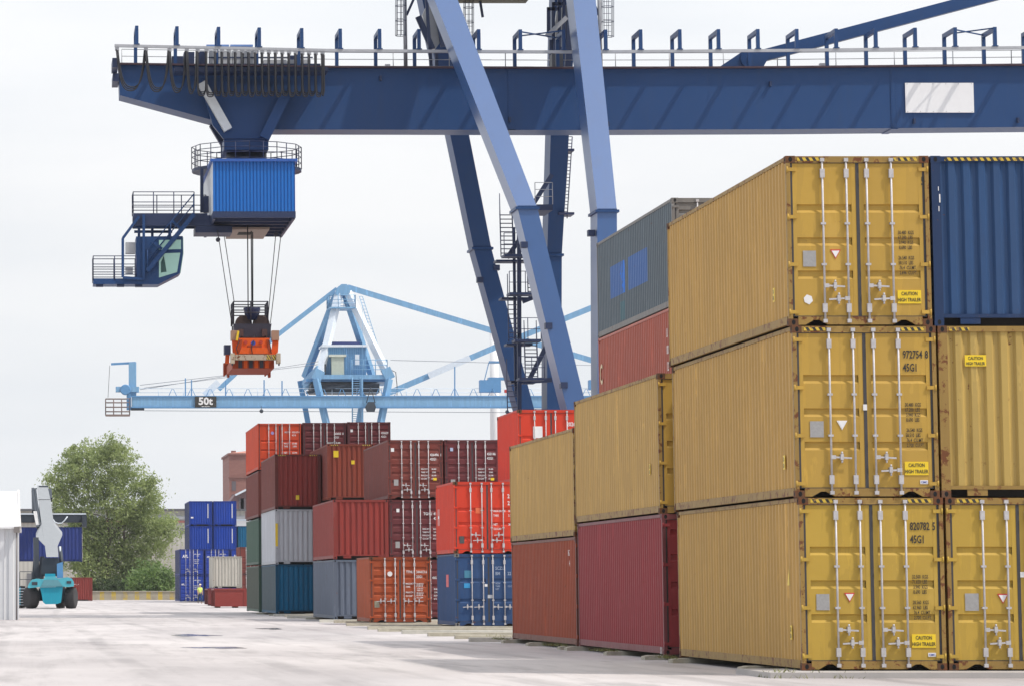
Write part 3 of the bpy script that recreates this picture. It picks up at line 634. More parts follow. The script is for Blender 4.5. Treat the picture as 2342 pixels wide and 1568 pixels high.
mb = MB(); mb.box(X0 - .7, 26, 62.9, 66, GZ - .2, -.006); setting('kerb', mb, plain('kerb_concrete', (.40, .375, .355), .85, 0, .12, 2))
m, t, b = base_mat('puddle_water', .09); b.inputs['Base Color'].default_value = (.10, .095, .09, 1); PUD = m
for (px0, px1, py0, py1) in ((392, 488, 1448, 1452.5), (432, 560, 1476.5, 1480), (590, 640, 1434, 1437)):
    g = lambda x, y: ((x - CX) * (1.486 / (y - 1342)), 1.486 * F / (y - 1342))
    xa, ya = g(px0, (py0+py1)/2); xb, _ = g(px1, (py0+py1)/2); yn = g(0, py1)[1]; yf = g(0, py0)[1]; pts = []
    for k in range(40):
        a = 2*math.pi*k/40; q = 1 + .25*math.sin(3*a + px0) + .15*math.sin(7*a + py0)
        pts.append(((xa+xb)/2 + (xb-xa)/2*math.cos(a)*q, (yn+yf)/2 + (yf-yn)/2*math.sin(a)*q, GZ + .004))
    mb = MB(); mb.add(pts, [tuple(range(40))]); setting('puddle', mb, PUD)
# bearers under and between the stacks
bear = [(104.9, 12.0), (110.7, 12.25), (116.8, 12.1), (122.9, 11.9), (129.2, 11.7), (135.4, 11.9), (137.9, 14.6), (142.4, 12.6), (148.3, 12.2), (151.9, 12.9), (157.0, 12.9), (160.6, 12.7), (163.5, 12.3), (167.6, 12.7),
        (178.5, 12.8), (184, 12.3), (188.6, 12.6), (193.5, 12.8), (197.6, 12.5), (201.5, 12.5), (212.6, 12.5)]
free = {104.9, 110.7, 116.8, 122.9, 129.2, 135.4, 148.3, 163.5, 184, 188.6, 193.5, 197.6, 160.6}
for i, (yy, xx) in enumerate(bear):
    mb = MB(); hh = .12 if yy in free else .095; w = .34; x1 = 21 + random.random(); ch = .03
    mb.loft([[(x, yy - w/2 + random.uniform(-.02, .02), GZ), (x, yy + w/2, GZ), (x, yy + w/2 - ch, GZ + hh), (x, yy - w/2 + ch, GZ + hh + random.uniform(-.012, 0))] for x in [xx + (x1 - xx) * k / 9 for k in range(10)]])
    tag(mb.build('ground_bearer', OLDC if i % 3 else CONC), 'low concrete bearer lying on the yard between the container stacks', 'bearer', 'bearers laid in rows on the yard')
for yy in (68.2, 75.6, 79.0, 84.2, 90.4, 91.6, 97.5, 102.6):
    mb = MB(); w = .28
    mb.loft([[(x, yy - w, GZ), (x, yy + w, GZ), (x, yy + w - .03, GZ + h), (x, yy - w + .03, GZ + h)] for x, h in ((X0 - .22, .07), (X0 - .10, .094), (X0 + 2.4, .094))])
    tag(mb.build('ground_bearer', OLDC), 'stub of a concrete bearer poking out under the front row of containers', 'bearer', 'bearer stubs under the front row')
# weeds
m, t, b = base_mat('weed_green', .7); v, _ = coords(t); c = mixc(t, noise(t, v, 3), (.09, .12, .03), (.26, .24, .09)); L(t, c, b.inputs['Base Color']); WEED = m
def weeds(label, spots, n):
    mb = MB()
    for k in range(n):
        x0, x1, y0, y1 = random.choice(spots); x = random.uniform(x0, x1); y = random.uniform(y0, y1); h = random.uniform(.03, .10); a = random.uniform(0, 6.28); w = .010
        dx, dy = math.cos(a), math.sin(a); q = random.uniform(-.08, .08); zz = GZ if y < 62.9 or x < X0 - .7 else -.006
        mb.add([(x - w*dx, y - w*dy, zz), (x + w*dx, y + w*dy, zz), (x + q, y + random.uniform(-.05, .05), zz + h)], [(0, 1, 2)])
    tag(mb.build('weeds', WEED), label, 'weeds', None, 'stuff')
weeds('green weeds sprouting along the concrete edge in front of the near yellow stack', [(X0 - .6, X0 + .9, 62.7, 62.95), (X0 - .75, X0 - .3, 62.8, 64.2), ], 70)
weeds('small weeds growing beside the bearer ends under the front row', [(X0 - .4, X0 - .1, 75, 76.5), (X0 - .5, X0, 83.5, 84.8), (X0 - .45, X0, 91, 93), (X0 - .4, X0 - .05, 102, 104), (13, 16, 104.3, 111)], 450)
# ------------------------------------------------------------------ the big blue crane
def crane_paint(name, rgb, rough=.40, var=.10, spec=.4, coat=0.0):
    m, t, b = base_mat(name, rough); v, _ = coords(t); vs, _ = coords(t, (1, 1, .15))
    c = mixc(t, noise(t, v, .35, 4), tuple(q * (1 - var) for q in rgb), tuple(q * (1 + var) for q in rgb))
    c = mixc(t, mth(t, 'MULTIPLY', ramp(t, noise(t, vs, 2.0, 5), .52, .72), .30), c, tuple(q * .7 + .02 for q in rgb)); L(t, c, b.inputs['Base Color'])
    b.inputs['Roughness'].default_value = rough; b.inputs['Specular IOR Level'].default_value = spec; b.inputs['Coat Weight'].default_value = coat; b.inputs['Coat Roughness'].default_value = .32; return m
NAVY = crane_paint('crane_navy_paint', (0.018, 0.058, 0.165), .42, .10, .25, 0.0); NAVYL = crane_paint('crane_navy_sunlit_leg', (0.035, 0.105, 0.28), .40, .08, .6, .6); NAVYD = crane_paint('crane_dark_steel', (0.018, 0.032, 0.085), .5); FLNG = plain('flange_brown', (.06, .03, .04), .6)  # front legs get a lighter navy, their sunlit brightness put into the colour
RAILG = plain('light_grey_steel', (.40, .41, .43), .5, .2); RAILD = plain('dark_blue_rail', (.018, .028, .085), .5); CABLE = plain('black_cable', (.014, .015, .021), .75)
GREYP = plain('sunlit_plate_grey', (.55, .56, .55), .4, 0, .12); CABG = plain('cabinet_grey', (.42, .43, .44), .5)
BF, BB, RY = 186.0, 188.2, 183.9
root = thing('gantry_crane', 'huge navy blue gantry crane with a long boom on splayed legs above the container stacks', 'crane', (29, 188, GZ)); o = root.location
top_px = [(272, 149), (780, 156.5), (1300, 158.5), (1800, 157), (2342, 151.5), (2900, 146)]; bot_px = [(2900, 286), (2342, 291), (1800, 296), (1300, 298), (900, 297), (565, 296.5), (274, 218)]
def xz(l, Y): return [(p.x, p.z) for p in (at(a, b_, Y) for a, b_ in l)]
topl = xz(top_px, BF); mb = MB(o); mb.prism(topl + xz(bot_px, BF), BF, BB); boom = mb.build('boom', NAVY, root)
mb = MB(o); mb.prism(topl[:] + [(x, z + .075) for x, z in topl[::-1]], BF - .30, BB + .27); mb.build('flange', FLNG, boom)
def boom_z(x):
    for (xa, za), (xb, zb) in zip(topl, topl[1:]):
        if xa <= x <= xb: return za + (zb - za) * (x - xa) / (xb - xa)
    return topl[0][1] if x < topl[0][0] else topl[-1][1]
for px in (420, 700, 1000, 1330, 1620, 1900, 2210, 2400):
    mb = MB(o); x = at(px, 225, BF).x; zb_ = at(px, 290 if px > 600 else 255, BF).z; mb.box(x - .012, x + .012, BF - .005, BF + .01, zb_ + .15, boom_z(x) - .02); mb.build('weld_seam', NAVY, boom)
for px in (2045, 1170):
    mb = MB(o); x = at(px, 225, BF).x; z0 = at(px, 296 if px < 2000 else 293, BF).z; mb.box(x - .17, x + .17, BF - .035, BF - .002, z0 + .02, boom_z(x) - .01); mb.box(x - .17, x + .17, BF, BB, z0 - .05, z0 - .003)
    for k in range(18):
        for q in (-.09, .09): mb.lathe((x + q, BF - .038, z0 + .15 + k * .17), [(-.02, .025), (.004, .025)], 'y', 6)
    mb.build('splice_plate', NAVY, boom)
for px in (845, 925, 1400, 1800, 1905):
    mb = MB(o); p = at(px, 303, BF); mb.lathe((p.x, BF + 1.0, p.z - .33 + (.07 if px > 1000 else .05)), [(0, .34), (.02, .34)], 'z', 14); 
for px, py in ((1165, 275), (1390, 285), (1761, 193), (2090, 278), (2327, 276), (555, 270), (870, 180)):
    mb = MB(o); p = at(px, py, BF); mb.box(p.x - .05, p.x + .05, BF - .22, BF - .002, p.z - .12, p.z + .12); mb.build('lifting_lug', NAVYD, boom)
a = at(2070, 190, BF - .09); b_ = at(2228, 258, BF - .09); mb = MB(o); mb.box(a.x, b_.x, BF - .09, BF - .04, b_.z, a.z); sg = mb.build('blank_board', plain('white_board', (.80, .80, .80), .5, 0, .04), root, 'blank white rectangular board on the boom')
mb = MB(o)
for k in range(6): 
    for z in (b_.z + .05, a.z - .05): mb.lathe((a.x + .1 + k * (b_.x - a.x - .2) / 5, BF - .095, z), [(-.01, .022), (.004, .022)], 'y', 6)
mb.build('bolt', RAILG, sg)
# festoon rail on hangers
rail_px = [(262, 105), (780, 116.5), (1300, 119.5), (1800, 116), (2342, 109.5), (2900, 103)]; rl = [at(a, b_, RY) for a, b_ in rail_px]
def rail_z(x):
    for a, b_ in zip(rl, rl[1:]):
        if a.x <= x <= b_.x: return a.z + (b_.z - a.z) * (x - a.x) / (b_.x - a.x)
    return rl[-1].z
mb = MB(o); mb.loft([[(p.x, RY - .07, p.z - .07), (p.x, RY + .07, p.z - .07), (p.x, RY + .07, p.z + .07), (p.x, RY - .07, p.z + .07)] for p in rl]); rail = mb.build('festoon_rail', RAILG, root)
hx_px = [310, 401, 495, 587, 683, 770, 859, 948, 1083, 1177, 1275, 1370, 1449, 1537.5, 1625, 1714, 1802, 1891, 1980.5, 2069.6, 2160, 2250, 2341]; hang = []
for px in hx_px:
    p = at(px, 125, BF + .12); zb = boom_z(p.x); zt = zb + 1.45; mb = MB(o); w = .085
    mb.box(p.x - w, p.x + w, BF + .02, BF + .2, zb + .075, zt); mb.box(p.x - w + .004, p.x + w - .004, RY - .1, BF + .2, zt, zt + .2); mb.box(p.x - w, p.x + w, RY - .09, RY + .09, rail_z(p.x) + .07, zt); mb.box(p.x - .14, p.x + .14, RY - .12, RY + .12, rail_z(p.x) + .073, rail_z(p.x) + .12)
    mb.build('hanger_arm', NAVY, root); hang.append((p.x, zt))
for i in (9, 20):
    (xa, za), (xb, zb) = hang[i], hang[i + 1]; mb = MB(o); mb.beam((xa, RY, za + .1), (xb, BF, zb + .1), .06, .06); mb.beam((xa, BF, za + .16), (xb, RY, zb + .16), .06, .06); mb.build('cross_brace', NAVY, root)
mb = MB(o); railing(mb, [(x, BB + .15, boom_z(x) + .07) for x in [topl[0][0] + .2] + [p[0] for p in topl[1:]]], 1.05, (.36, .7, 1.05), 3.05, .02); mb.build('railing', RAILG, root)
for px, w, h in ((886, .25, .35), (1880, .28, .38)):
    mb = MB(o); p = at(px, 150, BB - .3); mb.box(p.x - w/2, p.x + w/2, BB - .5, BB - .2, boom_z(p.x) + .1, boom_z(p.x) + .1 + h); mb.build('junction_box', WHITE, root)
mb = MB(o); p = at(264, 150, RY + .5); mb.box(p.x - .16, p.x + .12, RY, BF + .3, p.z - .15, p.z + .3); mb.box(p.x - .1, p.x + .2, BF - .2, BB, p.z - .6, p.z - .2); mb.build('end_buffer', NAVYD, root)
# tie bar and its pin
p = at(1712, 137, 187.1); q = at(2252, -5, 187.1); d = (q - p); mb = MB(o); mb.beam(p + d * .02, p + d * 2.6, .55, .58, m=0); tie = mb.build('tie_bar', NAVY, root)
mb = MB(o); mb.prism(xz([(1636, 160), (1700, 117), (1745, 118), (1762, 124), (1740, 165)], 186.7), 186.7, 187.5); mb.lathe((p.x, 186.62, p.z), [(0, .48), (.07, .48)], 'y', 24); mb.lathe((p.x, 186.56, p.z), [(0, .12), (.08, .12)], 'y', 12); mb.build('pin_lug', NAVY, tie)
# legs: (x left px, x right px, y px, Y) from the top down, 2.2 m deep
def leg(secs, back, label=None, mats=NAVY, w2=2.2):
    mb = MB(o); ring = []
    for xl, xr, py, Y in secs:
        a = at(xl, py, Y); b_ = at(xr, py, Y); y0, y1 = (Y, Y + w2) if not back else (Y, Y + w2)
        ring.append([(a.x, y0, a.z), (b_.x, y0, b_.z), (b_.x, y1, b_.z), (a.x, y1, a.z)])
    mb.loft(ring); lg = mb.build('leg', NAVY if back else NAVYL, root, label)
    return lg
def flange(lg, xl, xr, py, Y, g=.10, t=.12, w2=2.2):
    mb = MB(o); a = at(xl, py, Y); b_ = at(xr, py, Y); mb.box(a.x - g, b_.x + g, Y - g, Y + w2 + g, a.z - t/2, a.z + t/2)
    for k in range(14): mb.lathe((a.x + (b_.x - a.x) * (k + .5) / 14, Y - g/2, a.z + t/2), [(0, .03), (.05, .03)], 'z', 6)
    mb.build('flange', NAVY, lg)
sl = lambda py: 177 + (476 - py) * 6.2 / 476
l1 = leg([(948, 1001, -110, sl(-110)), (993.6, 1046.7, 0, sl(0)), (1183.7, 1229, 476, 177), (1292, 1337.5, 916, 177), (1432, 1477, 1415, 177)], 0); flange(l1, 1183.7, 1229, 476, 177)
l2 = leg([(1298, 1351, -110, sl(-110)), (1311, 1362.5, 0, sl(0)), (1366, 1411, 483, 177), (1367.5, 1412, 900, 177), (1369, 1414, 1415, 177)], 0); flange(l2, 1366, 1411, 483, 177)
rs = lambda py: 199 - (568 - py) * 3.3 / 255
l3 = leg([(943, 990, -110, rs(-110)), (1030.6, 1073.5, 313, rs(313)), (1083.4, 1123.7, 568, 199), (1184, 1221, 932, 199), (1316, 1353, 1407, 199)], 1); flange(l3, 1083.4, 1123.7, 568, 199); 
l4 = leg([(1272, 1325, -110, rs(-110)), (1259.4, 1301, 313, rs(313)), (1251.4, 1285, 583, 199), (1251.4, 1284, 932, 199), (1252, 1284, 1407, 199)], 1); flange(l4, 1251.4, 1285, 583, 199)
for lg, xx, py, Y in ((l1, 1199, 560, 177), (l3, 1098, 640, 199), (l3, 1136, 612, 199), (l2, 1353, 533, 177.5), (l1, 1255, 745, 177), (l1, 1290, 880, 177), (l3, 1184, 900, 199)):
    mb = MB(o); p = at(xx, py, Y); mb.box(p.x - .16, p.x + .16, Y - .1, Y + .4, p.z - .14, p.z + .14); mb.build('bracket', NAVYD, lg)
for (pa, pb, Y) in (((1440, 1500, 1395), None, 177), ((1300, 1370, 1395), None, 199)):
    pass
mb = MB(o); mb.box(27, 33.5, 177.1, 179.1, .3, 2.0); mb.box(26.5, 31.5, 199.1, 201.1, .3, 2.0); mb.build('sill_beam', NAVY, root)
for yy in (178, 200):
    for xx in (28, 29.2, 31.2, 32.4 if yy < 180 else 30.6):
        mb = MB(o); mb.lathe((xx, yy - .1, .27), [(0, .37), (.2, .37)], 'y', 18); mb.build('rail_wheel', NAVYD, root)
# top: cross beams, plates, cage ladders
mb = MB(o); a = at(985, -95, 184.2); b_ = at(1320, -95, 193); mb.box(a.x, b_.x, 183.9, 186.2, a.z, a.z + 1.6); mb.box(a.x, b_.x, 190.0, 192.2, a.z, a.z + 1.6); mb.box(a.x, a.x + 1, 186.3, 189.9, a.z + .1, a.z + 1.5); mb.box(b_.x - 1, b_.x, 186.3, 189.9, a.z + .1, a.z + 1.5); mb.build('portal_beam', NAVY, root)
a = at(1050, 1, 187); b_ = at(1208, -7, 187); mb = MB(o); mb.box(a.x, b_.x, 186, 188, a.z, b_.z); mb.box(a.x + .3, a.x + .5, 186.4, 186.6, b_.z, b_.z + 2.5); mb.box(b_.x - .5, b_.x - .3, 186.4, 186.6, b_.z, b_.z + 2.5); mb.build('maintenance_platform', plain('olive_steel', (.10, .09, .03), .6), root)
Z5 = lambda x, y: ((940 + x / 3.777) * .9357, y / 3.777 * .9357)
def slab(name, pts, y0, y1, mat, parent=root, lab=None): mb = MB(o); mb.prism(xz(pts, y0), y0, y1); return mb.build(name, mat, parent, lab)
slab('side_plate', [Z5(445, -60), Z5(375, 80), Z5(348, 140), Z5(440, 455), Z5(468, 455), Z5(527, 378), Z5(455, -10)], 189.2, 189.5, GREYP)  # pale grey puts sun and reflection on these plates into the colour
slab('side_plate', [Z5(1590, 100), Z5(1722, 20), Z5(1700, 372), Z5(1612, 450), Z5(1565, 300)], 189.2, 189.5, GREYP)
for pts in (((310, 155), (440, 455)), ((460, -40), (545, 430)), ((1720, -20), (1690, 640))): mb = MB(o); mb.beam(at(*Z5(*pts[0]), 189), at(*Z5(*pts[1]), 189), .22, .3); mb.build('upper_brace', NAVYD, root)
for pts in (((1513, 70), (1513, 320)), ((1558, 25), (1558, 470)), ((1612, -30), (1612, 600)), ((1655, -30), (1655, 480)), ((1505, 85), (1610, 85)), ((1550, 38), (1645, 38)), ((1535, 370), (1535, 640)), ((385, -30), (430, 640)), ((480, 460), (480, 640))): mb = MB(o); mb.beam(at(*Z5(*pts[0]), 188.6), at(*Z5(*pts[1]), 188.6), .16, .16); mb.build('upper_brace', NAVYD, root)

mb = MB(o); mb.beam(at(*Z5(1497, 335), 188.2), at(*Z5(1680, 165), 188.2), .3, .22); mb.build('inclined_beam', RAILG, root)
a = at(*Z5(1535, 505), 187.6); b_ = at(*Z5(1640, 640), 187.6); mb = MB(o); mb.box(a.x, b_.x, 187.2, 188, b_.z, a.z); mb.build('control_cabinet', plain('dark_cabinet', (.05, .055, .07), .5), root)
def cage(pxc, py0, py1, Y, w, post=None):
    mb = MB(o); a = at(pxc, py0, Y); b_ = at(pxc, py1, Y); r = w / 2; n = 8
    for k in range(n):
        q = 2*math.pi*k/n; v = Vector((r*math.cos(q), r*math.sin(q), 0)); mb.tube(a + v, b_ + v, .014, 4)
    k = 0
    while b_.z + k * .75 < a.z:
        c0 = Vector((b_.x, Y, b_.z + k * .75)); mb.path([c0 + Vector((r*math.cos(2*math.pi*j/12), r*math.sin(2*math.pi*j/12), 0)) for j in range(13)], .016, 4); k += 1
    for k in range(int((a.z - b_.z) / .3)): mb.tube((a.x - .2, Y + r, b_.z + k * .3), (a.x + .2, Y + r, b_.z + k * .3), .012, 4)
    mb.build('caged_ladder', RAILD, root)
    if post:
        mb = MB(o); mb.tube(at(post[0], py0, Y), at(post[1], 156, Y), .10, 8); mb.build('post', RAILG, root)
cage(917, -40, 82, 187.4, .55, (925, 928)); cage(1072, -40, 86, 187.4, .5); cage(1390, -40, 84, 187.4, .6, (1370, 1374))
mb = MB(o)
for a, b_ in (((1098, 2), (1104, 40)), ((930, 35), (950, -10)), ((1372, 40), (1352, -5))): mb.beam(at(*a, 187.4), at(*b_, 187.4), .12, .12)
mb.build('knee_brace', NAVYD, root)
# ladder down the far right leg
mb = MB(o)
for px in (1288, 1309): mb.tube(at(px + 0, 313, 198), at(px - 12, 500, 198), .03, 5)
for k in range(24): p = at(1298 - 12 * k / 24, 313 + 187 * k / 24, 198); mb.tube(p - Vector((.24, 0, 0)), p + Vector((.24, 0, 0)), .02, 4)
for py in (345, 490): p = at(1298, py, 198); mb.box(p.x - .5, p.x + .3, 197.6, 199, p.z - .06, p.z + .06)
mb.build('ladder', RAILD, root); mb = MB(o); mb.beam(at(1297, 345, 198.5), at(1287, 495, 198.5), .14, .14); mb.build('ladder_stile', NAVYD, root)
# stair tower between the legs
lands = [(1148, 1222, 585), (1160, 1233, 672), (1172, 1232, 778), (1182, 1240, 865), (1190, 1250, 985)]
fl_ = [(1160, 585, 488), (1222, 672, 585), (1178, 778, 672), (1216, 865, 778), (1176, 985, 865), (1220, 1100, 985), (1190, 1250, 1100), (1225, 1407, 1250)]
for pxc, plo, phi in fl_:
    mb = MB(o); a = at(pxc, plo, 189.6); b_ = at(pxc - 3, phi, 191.6); b_.y = 191.6; stair(mb, a, b_, .62, (1, 0, 0), n=10); mb.build('stair_flight', RAILD, root)
for xl, xr, py in lands:
    mb = MB(o); a = at(xl, py, 189.3); b_ = at(xr, py, 189.3); mb.box(a.x, b_.x, 188.3, 189.6, a.z - .12, a.z); mb.build('landing', NAVYD, root); mb = MB(o); mb.box(a.x, b_.x, 191.6, 192.8, a.z - .10, a.z); mb.build('landing', NAVYD, root)
    mb = MB(o); railing(mb, [(a.x, 188.35, a.z), (b_.x, 188.35, a.z)], 1.05, (.5, 1.05), .7, .018); mb.build('railing', RAILD, root)
mb = MB(o); mb.beam(at(1187, 500, 190), at(1189, 1405, 190), .2, .2); mb.beam(at(1175, 520, 192), at(1180, 900, 192), .14, .14)
for a, b_ in (((1190, 545), (1160, 590)), ((1208, 872), (1250, 790)), ((1196, 872), (1262, 868)), ((1218, 470), (1262, 400)), ((1185, 474), (1262, 478)), ((1195, 690), (1250, 668))): mb.beam(at(*a, 191), at(*b_, 191), .2, .22)
mb.build('stair_post', NAVYD, root)
a = at(1212, 468, 191); b_ = at(1252, 490, 191); mb = MB(o); mb.box(a.x, b_.x, 189, 192, b_.z, a.z - .2); mb.build('landing', NAVYD, root); mb = MB(o); railing(mb, [(a.x, 189, a.z - .2), (b_.x, 189, a.z - .2)], 1.1, (.4, .75, 1.1), .9, .018); mb.build('railing', RAILG, root)
# festoon cable: carriers and loops
Z1 = lambda x, y: ((200 + x / 2.904) * .9357, y / 2.904 * .9357)
xs_ = [250, 455, 622, 745, 822, 885] + [948 + 47.5 * k for k in range(17)]
for i, zx in enumerate(xs_):
    p = at(*Z1(zx, 350), RY); p.z = rail_z(p.x); mb = MB(o); mb.box(p.x - .10, p.x + .10, RY - .05, RY + .05, p.z - .17, p.z - .073)
    for q in (-.07, .07): mb.lathe((p.x + q, RY - .09, p.z - .02), [(0, .05), (.02, .05)], 'y', 10)
    mb.tube((p.x - .1, RY, p.z - .20), (p.x + .1, RY, p.z - .20), .05, 6); mb.build('cable_carrier', RAILG, rail)
ends = xs_ + [1722]
for i, (xa, xb) in enumerate(zip(ends, ends[1:])):
    mb = MB(o); big = i < 4
    for q in (-1, 0, 1):
        pa = at(*Z1(xa + q * (6 if big else 3), 360), RY + q * .06); pb = at(*Z1(xb - 5 + q * (6 if big else 3), 360), RY + q * .06); pa.z = rail_z(pa.x) - .2; pb.z = rail_z(pb.x) - .2
        drop = at(*Z1(xa, [632, 640, 645, 655][i] if big else 668 + 8 * (i % 2)), RY).z + q * .10; pts = []
        w = (pb.x - pa.x)
        for k in range(17):
            s = k / 16; u = 1 - abs(2*s - 1) ** (3.2 if not big else 2.6); wob = .22 if not big else .05
            xx = pa.x + w * (s - wob * math.sin(2*math.pi*s)) ; pts.append((xx, RY + q * .07 - (.05 if i % 2 else 0), (pa.z * (1 - s) + pb.z * s) * (1 - u) + drop * u))
        mb.path(pts, .034, 5)
    mb.build('festoon_cable', CABLE, root)
# ------------------------------------------------------------------ trolley with house and cab
TC = at(581, 430, 187)
root = thing('crane_trolley', 'blue slewing trolley under the boom with corrugated machine house and hanging driver cab', 'crane trolley', (TC.x, 187, at(0, 487, 182).z)); o = root.location
BRT = plain('bright_blue_cladding', (0.0, 0.128, 0.46), .45, 0, .06); WCL = plain('white_cladding', (.62, .64, .66), .45)
a = at(486.8, 370.5, 182); b_ = at(675.3, 486.6, 182); y0, y1 = 182.0, 192.0
def clad(name, x0, x1, yy0, yy1, z0, z1, mat, n, axis, sgn):
    """wall of trapezoid cladding"""
    mb = MB(o); pr = corr(1.0, 1.0/n, .62, .08); vs = []
    for u, k in pr:
        for z in (z0, z1): vs.append((x0 + (x1 - x0) * u, yy0 + sgn * (.045 * k), z) if axis == 'x' else (x0 + sgn * .045 * k, yy0 + (yy1 - yy0) * u, z))
    mb.add(vs, [(2*i, 2*i+2, 2*i+3, 2*i+1) for i in range(len(pr) - 1)]); return mb.build(name, mat, root)
clad('house_front', a.x, b_.x, y0, y0, b_.z + .06, a.z, BRT, 24, 'x', 1); clad('house_back', a.x, b_.x, y1, y1, b_.z + .06, a.z, BRT, 24, 'x', -1)
clad('house_side', a.x, a.x, y0 + .03, y1, b_.z + .06, a.z, WCL, 30, 'y', 1); clad('house_side', b_.x, b_.x, y0 + .03, y1, b_.z + .06, a.z, BRT, 30, 'y', -1)
mb = MB(o); mb.box(a.x - .12, b_.x + .12, y0 - .15, y1 + .15, a.z + .001, a.z + .14); mb.build('house_roof', plain('roof_blue', (.02, .09, .35), .5), root)
mb = MB(o); mb.box(a.x - .02, b_.x + .02, y0 - .03, y0 + .1, b_.z - .25, b_.z + .055); mb.box(a.x - .02, b_.x + .02, y1 - .1, y1, b_.z - .25, b_.z + .055); mb.box(a.x, a.x + .12, y0 + .1, y1 - .1, b_.z - .3, b_.z + .05); mb.box(b_.x - .12, b_.x, y0 + .1, y1 - .1, b_.z - .3, b_.z + .05)
for k in range(1, 6): mb.box(a.x + .12, b_.x - .12, y0 + k * 1.65, y0 + k * 1.65 + .2, b_.z - .26, b_.z + .04)
mb.box(a.x + .1, b_.x - .1, y0 + .12, y1 - .12, b_.z - .02, b_.z + .03); mb.build('underframe', NAVYD, root)
mb = MB(o); xm = (a.x + b_.x) / 2; mb.box(xm - .9, xm + 1.0, 186.2, 191.4, b_.z - .42, b_.z - .31); mb.build('winch_plate', plain('primer_tan', (.30, .24, .20), .6), root)
mb = MB(o); mb.box(xm - .45, xm + .2, 187.6, 189.0, b_.z - .435, b_.z - .421); mb.build('rope_opening_shade', DARK, root)  # no hole is cut; a dark plate paints the shade of the opening
# ring walkway
cx_ = at(564, 378, 187).x; zr = a.z + .05; R1, R0 = 2.72, 1.75
mb = MB(o); n = 24; ring = lambda r, z: [(cx_ + r*math.cos(2*math.pi*k/n), 187 + r*math.sin(2*math.pi*k/n), z) for k in range(n)]
vs = ring(R1, zr - .02) + ring(R0, zr - .02) + ring(R1, zr + .13) + ring(R0, zr + .13); fs = []
for k in range(n): j = (k+1) % n; fs += [(k, j, n+j, n+k), (2*n+k, 3*n+k, 3*n+j, 2*n+j), (k, 2*n+k, 2*n+j, j), (n+k, n+j, 3*n+j, 3*n+k)]
mb.add(vs, fs); deck = mb.build('ring_walkway', NAVYD, root)
mb = MB(o); pts = [(cx_ + R1*math.cos(2*math.pi*k/12), 187 + R1*math.sin(2*math.pi*k/12), zr + .13) for k in range(13)]; railing(mb, pts, 1.1, (.3, .6, .85, 1.1), .72, .02); mb.build('railing', RAILD, deck)
z0, z1 = at(0, 352, 187).z, at(0, 318, 187).z
mb = MB(o); mb.lathe((cx_, 187, 0), [(zr + .14, 1.0), (z0, 1.0), (z0 + .02, .9)], 'z', 28); mb.build('slew_ring', plain('dark_ring', (.012, .016, .03), .5), root)
a1 = at(*Z1(1010, 985), 185.4); b1 = at(*Z1(1325, 1070), 185.4); mb = MB(o); mb.box(a1.x, b1.x, 185.4, 188.8, z0 + .01, a1.z); mb.build('neck', NAVY, root)
slab_o = lambda name, pts, y0, y1, mat, lab=None: (lambda mb: (mb.prism(xz(pts, y0), y0, y1), mb.build(name, mat, root, lab))[1])(MB(o))
slab_o('yoke', [Z1(860, 560), Z1(1470, 640), Z1(1480, 700), Z1(1330, 985), Z1(1005, 985), Z1(930, 890), Z1(880, 720)], 185.25, 185.6, NAVY); slab_o('yoke', [Z1(860, 560), Z1(1470, 640), Z1(1480, 700), Z1(1330, 985), Z1(1005, 985), Z1(880, 720)], 188.6, 188.95, NAVY)
mb = MB(o); mb.beam(at(*Z1(850, 590), 184.95), at(*Z1(1038, 925), 184.95), .42, .5, up=(0, 1, 0)); mb.build('strut', plain('pale_strut', (.62, .64, .63), .35), root, 'pale grey strut'); mb = MB(o); mb.beam(at(*Z1(1440, 690), 184.95), at(*Z1(1295, 985), 184.95), .5, .5, up=(0, 1, 0)); mb.build('strut', NAVY, root); mb = MB(o); mb.beam(at(*Z1(935, 880), 188), at(*Z1(1030, 1040), 188), .5, .5, up=(0, 1, 0)); mb.build('strut', NAVYD, root)
# machinery on the boom top
zt = boom_z(at(560, 150, BF).x) + .08
a1 = at(398, 158, 184.8); b1 = at(748, 168, 184.8); mb = MB(o); mb.box(a1.x, b1.x, 184.15, 185.66, b1.z, a1.z); mb.box(a1.x + .2, b1.x - .2, BF + .3, BB + .6, zt + .02, zt + .12); mb.build('trolley_frame', NAVYD, root)  # platform front carried further forward so that it shades the yoke
def cab_box(zx0, zx1, zy0, zy1, Y0_, Y1_, mat, name): a1 = at(*Z1(zx0, zy0), Y0_); b1 = at(*Z1(zx1, zy1), Y0_); mb = MB(o); mb.box(a1.x, b1.x, Y0_, Y1_, b1.z, a1.z); return mb.build(name, mat, root)
for k in range(4): cab_box(905 + 82*k, 980 + 82*k, 360, 482, 186.35, 187.2, CABG, 'electrical_cabinet')
for k in range(4): cab_box(1292 + 85*k, 1370 + 85*k, 425, 484, 186.35, 187.1, CABG, 'electrical_cabinet')
cab_box(725, 800, 370, 485, 186.3, 187.4, NAVYD, 'drive_motor'); cab_box(812, 890, 365, 470, 186.4, 187.4, NAVYD, 'drive_motor'); cab_box(1470, 1550, 395, 480, 187.2, 187.9, NAVYD, 'drive_motor'); cab_box(640, 720, 400, 465, 186.3, 187.2, NAVYD, 'drive_motor')
for k in range(2): cab_box(885 + 170*k, 1045 + 170*k, 318, 330, 186.6, 187.8, plain('canopy_blue', (.15, .28, .6), .5), 'canopy')
cab_box(900, 1640, 405, 414, 186.32, 186.345, NAVYD, 'cross_rail')
